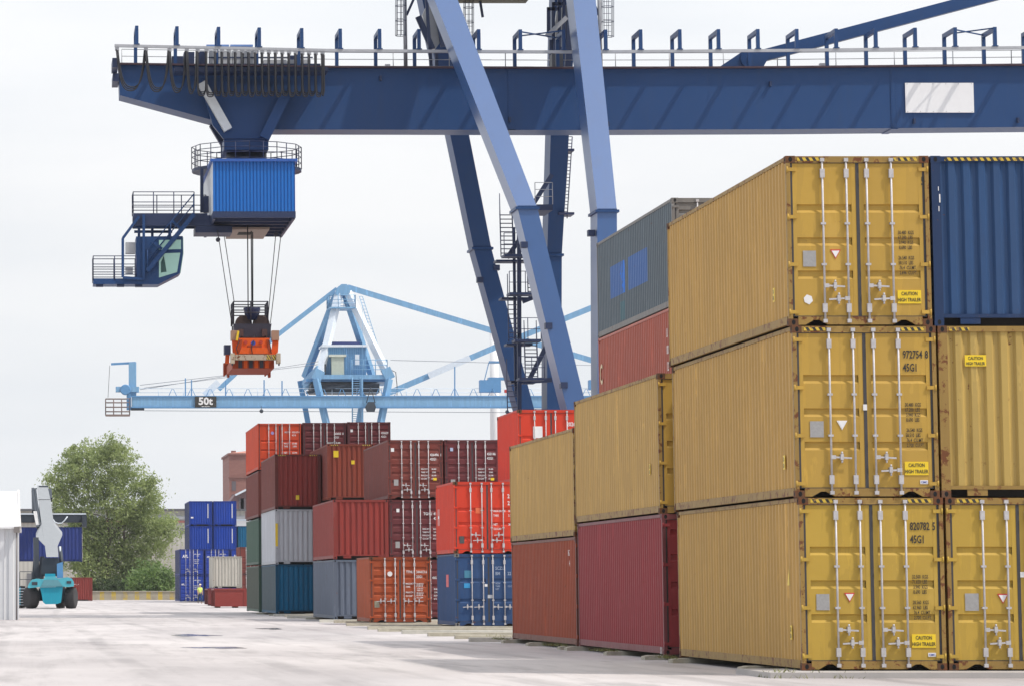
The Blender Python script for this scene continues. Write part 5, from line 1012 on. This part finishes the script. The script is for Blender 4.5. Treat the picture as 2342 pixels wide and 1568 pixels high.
# low striped wall
m, t, b = base_mat('yellow_striped_concrete', .8); tc = N(t, 'ShaderNodeTexCoord'); sx = N(t, 'ShaderNodeSeparateXYZ'); L(t, tc.outputs['Object'], sx.inputs[0])
k = mth(t, 'GREATER_THAN', mth(t, 'FRACT', mth(t, 'MULTIPLY', sx.outputs[0], .72)), .62); v, _ = coords(t); c = mixc(t, k, (.36, .32, .24), (.50, .36, .06)); c = mixc(t, ramp(t, noise(t, v, 1.6, 5), .45, .7), c, (.30, .26, .2)); L(t, c, b.inputs['Base Color'])
root = thing('low_wall', 'low concrete wall with faded yellow stripes below the tree', 'wall', (10, 456, GZ)); o = root.location
a = at(120, 1352, 455); e_ = at(420, 1352, 455); mb = MB(o); mb.box(a.x, e_.x, 455, 455.6, GZ, a.z); mb.build('wall', m, root); mb = MB(o); mb.box(a.x, e_.x, 454.9, 455.7, a.z + .003, a.z + .1); mb.build('coping', OLDC, root)
root = thing('hillside', None, None, (0, 0, 0)); bpy.data.objects.remove(root)
# dark raised jib between wall and blue stack
root = thing('loading_ramp', 'dark tilted conveyor standing behind the upper blue containers', 'conveyor', (at(440, 1350, 432).x, 432, GZ)); o = root.location
mb = MB(o); mb.beam(at(444, 1262, 432), at(460, 1219, 432), .9, .8, up=(0, 1, 0)); mb.build('arm', DKG, root); mb = MB(o); mb.beam(at(446, 1262, 432.8), at(446, 1368, 432.8), .5, .5); mb.build('mast', DKG, root); mb = MB(o); p = at(459, 1217, 431.4); mb.box(p.x - .6, p.x + .5, 431, 432.5, p.z - .3, p.z); mb.build('head', WHITE, root)
# ------------------------------------------------------------------ white shed at the left edge
root = thing('white_shed', 'white corrugated metal shed with a plain roof at the left edge', 'shed', (at(10, 1410, 176).x, 180, GZ)); o = root.location
SHW = plain('white_sheet_metal', (.66, .67, .68), .45, 0, .06); a = at(41.5, 1205, 176); x0 = at(-330, 1205, 176).x
mb = MB(o); pr = corr(a.x - x0, .42, .45, .12); vs = []
for u, k in pr: vs += [(x0 + u, 176 + .07 * k, GZ), (x0 + u, 176 + .07 * k, a.z)]
mb.add(vs, [(2*i, 2*i+2, 2*i+3, 2*i+1) for i in range(len(pr) - 1)]); mb.build('wall', SHW, root)
mb = MB(o); mb.box(a.x - .04, a.x, 176.075, 190, GZ, a.z); mb.box(x0, x0 + .04, 176.075, 190, GZ, a.z); mb.box(x0 + .05, a.x - .05, 189.9, 190, GZ, a.z); mb.build('wall', SHW, root)
zr_ = at(35, 1122, 181).z; mb = MB(o); mb.loft([[(x0 - .2, 175.8, a.z - .05), (x0 - .2, 175.8, a.z + .06), (x0 - .2, 181, zr_), (x0 - .2, 190.3, a.z + .06), (x0 - .2, 190.3, a.z - .05)], [(a.x + .12, 175.8, a.z - .05), (a.x + .12, 175.8, a.z + .06), (a.x + .02, 181, zr_), (a.x + .12, 190.3, a.z + .06), (a.x + .12, 190.3, a.z - .05)]]); mb.build('roof', plain('white_roof', (.80, .80, .80), .5, 0, .03), root)
mb = MB(o); mb.beam((a.x + .09, 175.72, a.z), (a.x - .01, 180.95, zr_ + .02), .10, .1); mb.build('gable_trim', plain('trim_cream', (.60, .57, .54), .5), root); p = at(38, 1206, 175.6); mb = MB(o); mb.box(p.x - .12, p.x + .14, 175.55, 175.78, p.z - .22, p.z + .05); mb.tube((p.x, 175.66, p.z - .22), (p.x, 175.66, GZ), .03, 6); mb.build('gutter_outlet', plain('gutter_grey', (.2, .18, .17), .5), root)
# ------------------------------------------------------------------ reach stacker
YV = 268.0; TUR = paint('turquoise_enamel', (0.02, 0.36, 0.50), .02, .25, .35); TURL = paint('pale_turquoise_enamel', (0.10, 0.48, 0.58), .02, .25, .35); SG = plain('stacker_grey', (.25, .265, .28), .5, 0, .1)
Z7 = lambda x, y: (x / 4.2375 * .9357, (1150 + y / 4.2375) * .9357)
root = thing('reach_stacker', 'turquoise reach stacker with a raised grey boom seen from behind beside the white shed', 'reach stacker', (at(117, 1390, YV).x, YV + 3, GZ)); o = root.location
def pz(name, pts, y0, y1, mat, par=None, lab=None): mb = MB(o); mb.prism(xz([Z7(*p) for p in pts], y0), y0, y1); return mb.build(name, mat, par or root, lab)
pz('counterweight', [(412, 1203), (650, 1198), (640, 1300), (632, 1362), (590, 1376), (470, 1378), (445, 1355), (430, 1270)], YV, YV + 1.6, TUR)
pz('engine_hood', [(300, 1165), (330, 1125), (380, 1112), (450, 1120), (470, 1090), (570, 1090), (600, 1115), (700, 1098), (745, 1112), (765, 1150), (765, 1195), (690, 1200), (650, 1196), (412, 1200), (300, 1212), (285, 1205)], YV - .1, YV + 1.2, TURL)
pz('engine_hood', [(455, 1125), (600, 1125), (650, 1190), (425, 1192)], YV - .16, YV - .105, plain('hood_grille', (.10, .28, .33), .6)); pz('radiator', [(468, 1062), (572, 1062), (576, 1112), (464, 1112)], YV + .3, YV + 2.5, TUR)
for q in ([(330, 1148), (388, 1148), (388, 1180), (330, 1180)], [(690, 1138), (738, 1138), (738, 1165), (690, 1165)]): pz('tail_lamp', q, YV - .14, YV - .102, DKG)
pz('chassis', [(400, 1215), (680, 1212), (680, 1345), (400, 1345)], YV + 1.65, YV + 8, DKG); pz('side_frame', [(590, 960), (650, 940), (655, 1105), (590, 1110)], YV + 1.3, YV + 2.4, LBD)
pz('boom_carrier', [(440, 900), (610, 900), (640, 1060), (600, 1088), (455, 1088), (425, 1050)], YV + 2.6, YV + 4, DKG)
TYR = plain('tyre_rubber', (.035, .033, .035), .85, 0, .3, 8)
for zx, zy, yy, rz, rr in ((322, 1337, YV + .9, R(28), .76), (736, 1321, YV + .9, R(-14), .76), (628, 1345, YV + 7.2, 0, .8), (215, 1345, YV + 7.2, 0, .8)):
    p = at(*Z7(zx, zy), yy); p.z = GZ + rr; M = Matrix.Translation(p) @ Matrix.Rotation(rz, 4, 'Z')
    mb = MB(o); mb.lathe((0, 0, 0), [(-.34, .42), (-.36, .60), (-.30, .70), (-.12, rr - .02), (.12, rr - .02), (.30, .70), (.36, .60), (.34, .42)], 'x', 36)
    for k in range(30):
        a_ = 2*math.pi*k/30; c_ = Vector((0, math.cos(a_), math.sin(a_))); t_ = Vector((0, -math.sin(a_), math.cos(a_)))
        for s in (-1, 1): mb.beam(Vector((.02 * s, 0, 0)) + c_ * (rr - .02) , Vector((.31 * s, 0, 0)) + c_ * (rr - .055) + t_ * .07, .05, .05, up=c_)
    mb.v = [M @ q for q in mb.v]; ty = mb.build('wheel', TYR, root)
    mb = MB(o); mb.lathe((0, 0, 0), [(-.30, .41), (-.32, .38), (-.22, .30), (-.20, .14), (-.30, .12), (-.30, .01)], 'x', 24); mb.v = [M @ q for q in mb.v]; mb.build('rim', plain('rim_grey_brown', (.16, .14, .14), .6), ty)
# boom: a tapering box climbing away from the camera
def yb(zy): return YV + 2.4 + (890 - zy) / 710 * 8.5
outl = [(385, 180), (495, 182), (520, 290), (555, 550), (645, 665), (595, 780), (605, 890), (480, 890), (465, 775), (372, 680), (430, 550), (395, 290)]
fr_ = [at(*Z7(*p), yb(p[1])) for p in outl]; nrm = Vector((0, 8.5, 6.0)); nrm = Vector((0, .55, -.83)); bk_ = [q + Vector((0, .9, .25)) for q in fr_]
n = len(fr_); mb = MB(o); mb.add(fr_ + bk_, [tuple(range(n)), tuple(range(2*n-1, n-1, -1))] + [(i, n+i, n+(i+1) % n, (i+1) % n) for i in range(n)]); bo = mb.build('boom', SG, root)
h = lambda x, y, d=0: at(*Z7(x, y), yb(y) + d)
mb = MB(o); mb.loft([[h(384, 178, -.08), h(497, 180, -.08), h(497, 180, 1.1), h(384, 178, 1.1)], [h(394, 292, -.08), h(520, 290, -.08), h(520, 290, 1.1), h(394, 292, 1.1)]]); mb.build('boom_tip', plain('boom_tip_grey', (.26, .275, .29), .45), bo)
mb = MB(o); mb.beam(h(365, 190, .3), h(410, 570, .3), .14, .2); mb.beam(h(338, 200, .4), h(395, 590, .4), .18, .24); mb.beam(h(340, 190, .4), h(345, 420, .6), .2, .3); mb.beam(h(515, 200, .5), h(520, 295, .5), .28, .3); mb.path([h(345, 205, .2), h(360, 182, .2), h(383, 180, .2)], .05, 5); mb.build('hose_bundle', DKG, bo)
mb = MB(o)
for k in range(16): mb.box(*(lambda p: (p.x - .28, p.x - .02, p.y - .2, p.y - .05, p.z - .03, p.z + .03))(h(385 + k * 1.8, 420 + k * 9, .3)))
mb.build('hose_clip', WHITE, bo)
for xa, xb, ya, yb_ in ((375, 350, 760, 1110), (622, 640, 790, 960)): mb = MB(o); mb.tube(at(*Z7(xa, ya), YV + 4.5), at(*Z7(xb, yb_), YV + 3), .14, 10); mb.build('lift_cylinder', DKG, bo)
mb = MB(o); mb.tube(at(*Z7(380, 770), YV + 4), at(*Z7(368, 880), YV + 4), .10, 10); mb.tube(at(*Z7(620, 780), YV + 4), at(*Z7(625, 880), YV + 4), .07, 10); mb.build('cylinder_rod', PALE, bo)
mb = MB(o); mb.beam(at(*Z7(372, 690), YV + 3.6), at(*Z7(380, 1110), YV + 3.2), .35, .35); mb.beam(at(*Z7(440, 890), YV + 3.6), at(*Z7(425, 1110), YV + 3.2), .3, .35); mb.build('cab_frame', DKG, root)
# access steps and rails on the left
mb = MB(o)
for k in range(7): p = at(*Z7(185, 1215 + k * 28), YV + 2); mb.box(p.x, p.x + .5, YV + 1.8, YV + 2.4, p.z - .04, p.z)
mb.build('step', PALE, root); pz('step_side', [(180, 1200), (215, 1200), (215, 1385), (180, 1385)], YV + 2.5, YV + 3, TUR); mb = MB(o); q = at(*Z7(205, 1210), YV + 2); q2 = at(*Z7(330, 1210), YV + 2); railing(mb, [(q.x, YV + 2, q.z), (q2.x, YV + 2, q.z)], 1.15, (.6, 1.15), .6, .025); mb.build('railing', DKG, root)
# its spreader and the carried container
YC = 287.0; a = at(28, 1174, YC); e_ = at(197, 1174, YC); zt_ = at(100, 1204, YC).z
mb = MB(o); mb.box(a.x, e_.x, YC + .4, YC + 1.1, a.z - .62, a.z); mb.box(a.x, e_.x, YC + 1.4, YC + 2.1, a.z - .62, a.z); mb.box(a.x - .05, a.x + .3, YC, YC + 2.44, zt_ + .02, a.z - .1); mb.box(e_.x - .3, e_.x + .05, YC, YC + 2.44, zt_ + .02, a.z - .1); sp = mb.build('spreader', DKG, root)
mb = MB(o); mb.box(a.x, e_.x, YC + .35, YC + .39, a.z - .04, a.z + .06); mb.build('spreader_edge', PALE, sp); mb = MB(o); pts = [at(*Z7(x, y), YC + .1) for x, y in ((548, 500), (570, 530), (600, 542), (640, 540), (670, 510), (700, 470))]; mb.path(pts, .05, 5); mb.build('hose', PALE, sp)
tip = h(450, 200, .6); mb = MB(o); q = at(*Z7(450, 470), YC + 1.2); mb.beam(tip, (q.x, YC + 1.2, q.z), .7, .7); mb.build('rotator', DKG, sp)
AR = P3('deep_blue', (0.025, 0.045, 0.20), .06, .4, .7)
c = container('deep blue container held in the air by the reach stacker', 0, 0, 0, L20, ST, 'door', *AR, None, detail=1); xr = at(187.7, 1240, YC).x
c.location = (xr - L20/2, YC + CW/2, zt_ - ST); c.rotation_euler = (0, 0, math.pi/2)
# ------------------------------------------------------------------ tree and bush
def leaf_mat(name, a_, b_, c_):
    m, t, b = base_mat(name, .55); oi = N(t, 'ShaderNodeTexCoord'); v = oi.outputs['Object']
    c = mixc(t, ramp(t, noise(t, v, .55, 3), .38, .64), a_, b_); c = mixc(t, ramp(t, noise(t, v, 3.5, 2), .50, .66), c, c_); L(t, c, b.inputs['Base Color'])
    tr = N(t, 'ShaderNodeBsdfTranslucent'); L(t, c, tr.inputs[0]); mx = N(t, 'ShaderNodeMixShader'); mx.inputs[0].default_value = .42; L(t, b.outputs[0], mx.inputs[1]); L(t, tr.outputs[0], mx.inputs[2]); L(t, mx.outputs[0], t.nodes['Material Output'].inputs[0]); return m
BARK = plain('bark', (.09, .07, .05), .9, 0, .4, 6)
def tree(label, cat, base, lobes, n_clump, n_leaf, leaf, mats, trunks, name, rnd):
    rg = random.Random(rnd); root = thing(name, label, cat, base); o = root.location; mb = MB(o)
    wts = [rx * rz for (_, _, _, rx, _, rz) in lobes]; tops = []
    for k in range(n_clump):
        cx, cy, cz, rx, ry, rz = rg.choices(lobes, wts)[0]
        while True:
            u = Vector((rg.uniform(-1, 1), rg.uniform(-1, 1), rg.uniform(-1, 1)))
            if .1 < u.length < 1: break
        u = u.normalized() * (rg.random() ** .38); c = Vector((cx + u.x*rx, cy + u.y*ry, cz + u.z*rz)); tops.append(c); cr = rg.uniform(.5, 1.35)
        tilt = Vector((rg.uniform(-1, 1), rg.uniform(-1, 1), rg.uniform(-.3, .9))).normalized()
        for j in range(n_leaf):
            d = Vector((rg.gauss(0, .5), rg.gauss(0, .5), rg.gauss(0, .38))) * cr; p = c + d
            if p.z < base[2] + .15: continue
            nn = (tilt * .7 + Vector((rg.uniform(-1, 1), rg.uniform(-1, 1), rg.uniform(-1, 1)))).normalized(); t1 = nn.orthogonal().normalized(); t1 = Matrix.Rotation(rg.uniform(0, 6.28), 3, nn) @ t1; t2 = nn.cross(t1); s = leaf * rg.uniform(.6, 1.35)
            mb.add([p - t1*s, p + t2*s*.38, p + t1*s, p - t2*s*.38], [(0, 1, 2, 3)])
    mb.build('crown', mats, root)
    mb = MB(o)
    for (x, r_, hh) in trunks:
        b0 = Vector((x, base[1], base[2])); pts = [b0]; sec = []
        lean = rg.uniform(-.06, .06)
        prev = b0
        for k in range(1, 7): q = b0 + Vector((lean * k * hh / 6 + rg.uniform(-.15, .15), rg.uniform(-.2, .2), hh * k / 6)); mb.tube(prev, q, r_ * (1 - (k - 1) / 7), 8, 0, r_ * (1 - k / 7)); prev = q; pts.append(q)
        for k in range(26):
            s = rg.choice(pts[1:]); c = rg.choice(tops)
            if (c - s).length > hh * .75 or c.z < s.z: continue
            mid = s.lerp(c, .5) + Vector((rg.uniform(-.4, .4), rg.uniform(-.4, .4), rg.uniform(0, .6))); mb.tube(s, mid, r_ * .34, 5, 0, r_ * .2); mb.tube(mid, c, r_ * .2, 5, 0, r_ * .06)
    mb.build('trunk', BARK, root)
def lobes_px(lst, Y):
    out = []
    for px, py, rx, ry in lst:
        p = at(px, py, Y); k = Y / F; out.append((p.x, Y + random.uniform(-2.5, 2.5), p.z, rx * k, min(rx, ry) * k * .95, ry * k))
    return out
YT = 470.0
TL = lobes_px([(215, 1060, 72, 58), (285, 1085, 55, 60), (165, 1090, 48, 50), (205, 1140, 85, 55), (300, 1150, 62, 60), (345, 1190, 55, 55), (375, 1215, 38, 42), (250, 1215, 95, 65), (330, 1255, 62, 50), (190, 1250, 60, 70), (240, 1290, 75, 55), (290, 1310, 60, 42), (205, 1320, 45, 32), (128, 1105, 24, 34), (140, 1150, 35, 40), (340, 1130, 32, 40), (255, 1030, 45, 30), (190, 1035, 40, 30)], YT)
b0 = at(245, 1369, YT)
tree('tall loose-leaved pale green tree rising behind the striped wall', 'tree', (b0.x, YT, GZ), TL, 1050, 50, .20, leaf_mat('willow_leaf', (.17, .22, .075), (.33, .40, .145), (.43, .49, .205)), [(b0.x - 2.6, .34, 9), (b0.x, .42, 11), (b0.x + 2.4, .30, 9)], 'deciduous_tree', 3)
BL = lobes_px([(345, 1315, 38, 32), (370, 1325, 28, 28), (320, 1335, 30, 26), (350, 1345, 45, 16)], 462)
b0 = at(345, 1370, 462); tree('rounded green bush at the foot of the tall tree, right of it', 'bush', (b0.x, 462, GZ), BL, 240, 34, .22, leaf_mat('bush_leaf', (.08, .15, .04), (.17, .27, .07), (.26, .34, .12)), [(b0.x, .12, 1.5)], 'bush', 5)
BL = lobes_px([(250, 1345, 60, 18), (190, 1350, 35, 14), (300, 1352, 40, 10)], 466)
b0 = at(240, 1370, 466); tree('dark low shrubs under the tall tree along the striped wall', 'bush', (b0.x, 466, GZ), BL, 160, 30, .22, leaf_mat('shrub_leaf', (.045, .08, .03), (.08, .12, .04), (.12, .16, .07)), [(b0.x - 2, .1, 1.2), (b0.x + 2, .1, 1.2)], 'bush', 6)
# ------------------------------------------------------------------ the walking man
def skin(name, verts, edges, radii, mat, parent, sub=2):
    me = bpy.data.meshes.new(name); me.from_pydata(verts, edges, []); o_ = bpy.data.objects.new(name, me); COL.objects.link(o_)
    md = o_.modifiers.new('skin', 'SKIN'); md.use_smooth_shade = True
    for i, r_ in enumerate(radii): me.skin_vertices[0].data[i].radius = (r_, r_) if isinstance(r_, float) else r_
    me.skin_vertices[0].data[0].use_root = True
    sb = o_.modifiers.new('sub', 'SUBSURF'); sb.levels = sub; sb.render_levels = sub
    me.materials.append(mat)
    if parent: o_.parent = parent
    return o_
SKN = plain('skin', (.45, .26, .18), .55, 0, .08)
pp = at(457.5, 1378, 356); root = thing('person', 'man in a yellow vest, dark blue trousers and helmet walking beside the blue containers', 'person', (pp.x, 356, GZ), R(18))
V = [(0, 0, .93), (0, .01, 1.12), (0, 0, 1.34), (0, -.01, 1.50), (0, -.03, 1.62), (0, -.03, 1.74),                         # pelvis .. crown
     (.10, 0, .88), (.11, -.14, .50), (.11, -.10, .09), (.11, -.24, .04), (-.10, 0, .88), (-.11, .10, .50), (-.11, .26, .13), (-.11, .16, .04),
     (.19, 0, 1.42), (.25, .05, 1.14), (.24, -.06, .90), (-.19, 0, 1.42), (-.25, -.04, 1.14), (-.24, -.16, .92)]
Ed = [(0,1),(1,2),(2,3),(3,4),(4,5),(0,6),(6,7),(7,8),(8,9),(0,10),(10,11),(11,12),(12,13),(2,14),(14,15),(15,16),(2,17),(17,18),(18,19)]
Rd = [(.15,.11),(.14,.10),(.17,.11),(.06,.06),(.085,.10),(.07,.085),.09,.06,.045,.035,.09,.06,.045,.035,.065,.048,.034,.065,.048,.034]
for hi, wx in ((16, 1), (19, -1)):                                                                                        # palms, fingers and thumbs
    w_ = Vector(V[hi]); b0 = len(V); V.append(tuple(w_ + Vector((0, -.02, -.06)))); Ed.append((hi, b0)); Rd.append((.022, .036))
    for f in range(4): V.append(tuple(w_ + Vector((.004*wx, -.045 + f*.019, -.10)))); V.append(tuple(w_ + Vector((-.012*wx, -.048 + f*.019, -.155 + abs(f - 1.4)*.008)))); Ed.append((b0, len(V)-2)); Ed.append((len(V)-2, len(V)-1)); Rd += [.009, .008]
    V.append(tuple(w_ + Vector((-.02*wx, -.065, -.085)))); Ed.append((b0, len(V)-1)); Rd.append(.009)
skin('body', V, Ed, Rd, SKN, root)
skin('vest', [(0, 0, .96), (0, .01, 1.12), (0, 0, 1.34), (0, -.01, 1.46), (.17, 0, 1.42), (.24, .045, 1.20), (-.17, 0, 1.42), (-.24, -.03, 1.20)], [(0,1),(1,2),(2,3),(2,4),(4,5),(2,6),(6,7)], [(.19,.14),(.18,.135),(.21,.14),(.09,.09),.085,.07,.085,.07], plain('hi_vis_yellow', (.62, .74, .16), .6), root)
skin('trousers', [(0, 0, .95), (.10, 0, .86), (.11, -.14, .50), (.11, -.10, .12), (-.10, 0, .86), (-.11, .10, .50), (-.11, .25, .16)], [(0,1),(1,2),(2,3),(0,4),(4,5),(5,6)], [(.17,.13),.11,.085,.075,.11,.085,.075], plain('navy_trousers', (.02, .045, .085), .8), root)
mb = MB(); mb.lathe((0, -.03, 0), [(1.70, .115), (1.715, .12), (1.76, .112), (1.80, .085), (1.825, .03)], 'z', 20); mb.box(-.07, .07, -.19, -.12, 1.70, 1.715); mb.build('helmet', plain('pale_helmet', (.72, .62, .42), .4), root)
mb = MB()
for s in (-1, 1): mb.box(s*.03 - .012, s*.03 + .012, -.128, -.118, 1.665, 1.68)
mb.build('eye', BLKL, root); mb = MB(); mb.prism([(-.012, 1.625), (.012, 1.625), (0, 1.665)], -.145, -.12); mb.box(-.025, .025, -.126, -.116, 1.59, 1.60); mb.build('nose_and_mouth', SKN, root)
for s in (-.11, -.24): pass
skin('shoe', [(.11, -.06, .05), (.11, -.20, .04)], [(0, 1)], [.055, .045], BLACK, root, 1); skin('shoe', [(-.11, .26, .08), (-.11, .13, .045)], [(0, 1)], [.055, .045], BLACK, root, 1)

# ------------------------------------------------------------------ thin summer haze over the yard
mb = MB(); mb.box(-420, 420, -60, 900, GZ - 1.0, 75)
hz = mb.mesh('haze'); m = bpy.data.materials.new('haze_air'); m.use_nodes = True; t = m.node_tree; t.nodes.remove(t.nodes['Principled BSDF'])
pv = N(t, 'ShaderNodeVolumePrincipled'); pv.inputs['Color'].default_value = (.92, .95, 1.0, 1); pv.inputs['Density'].default_value = 0.00008
L(t, pv.outputs[0], t.nodes['Material Output'].inputs['Volume'])
tag(obj('haze', hz, m), None, None, None, 'stuff')
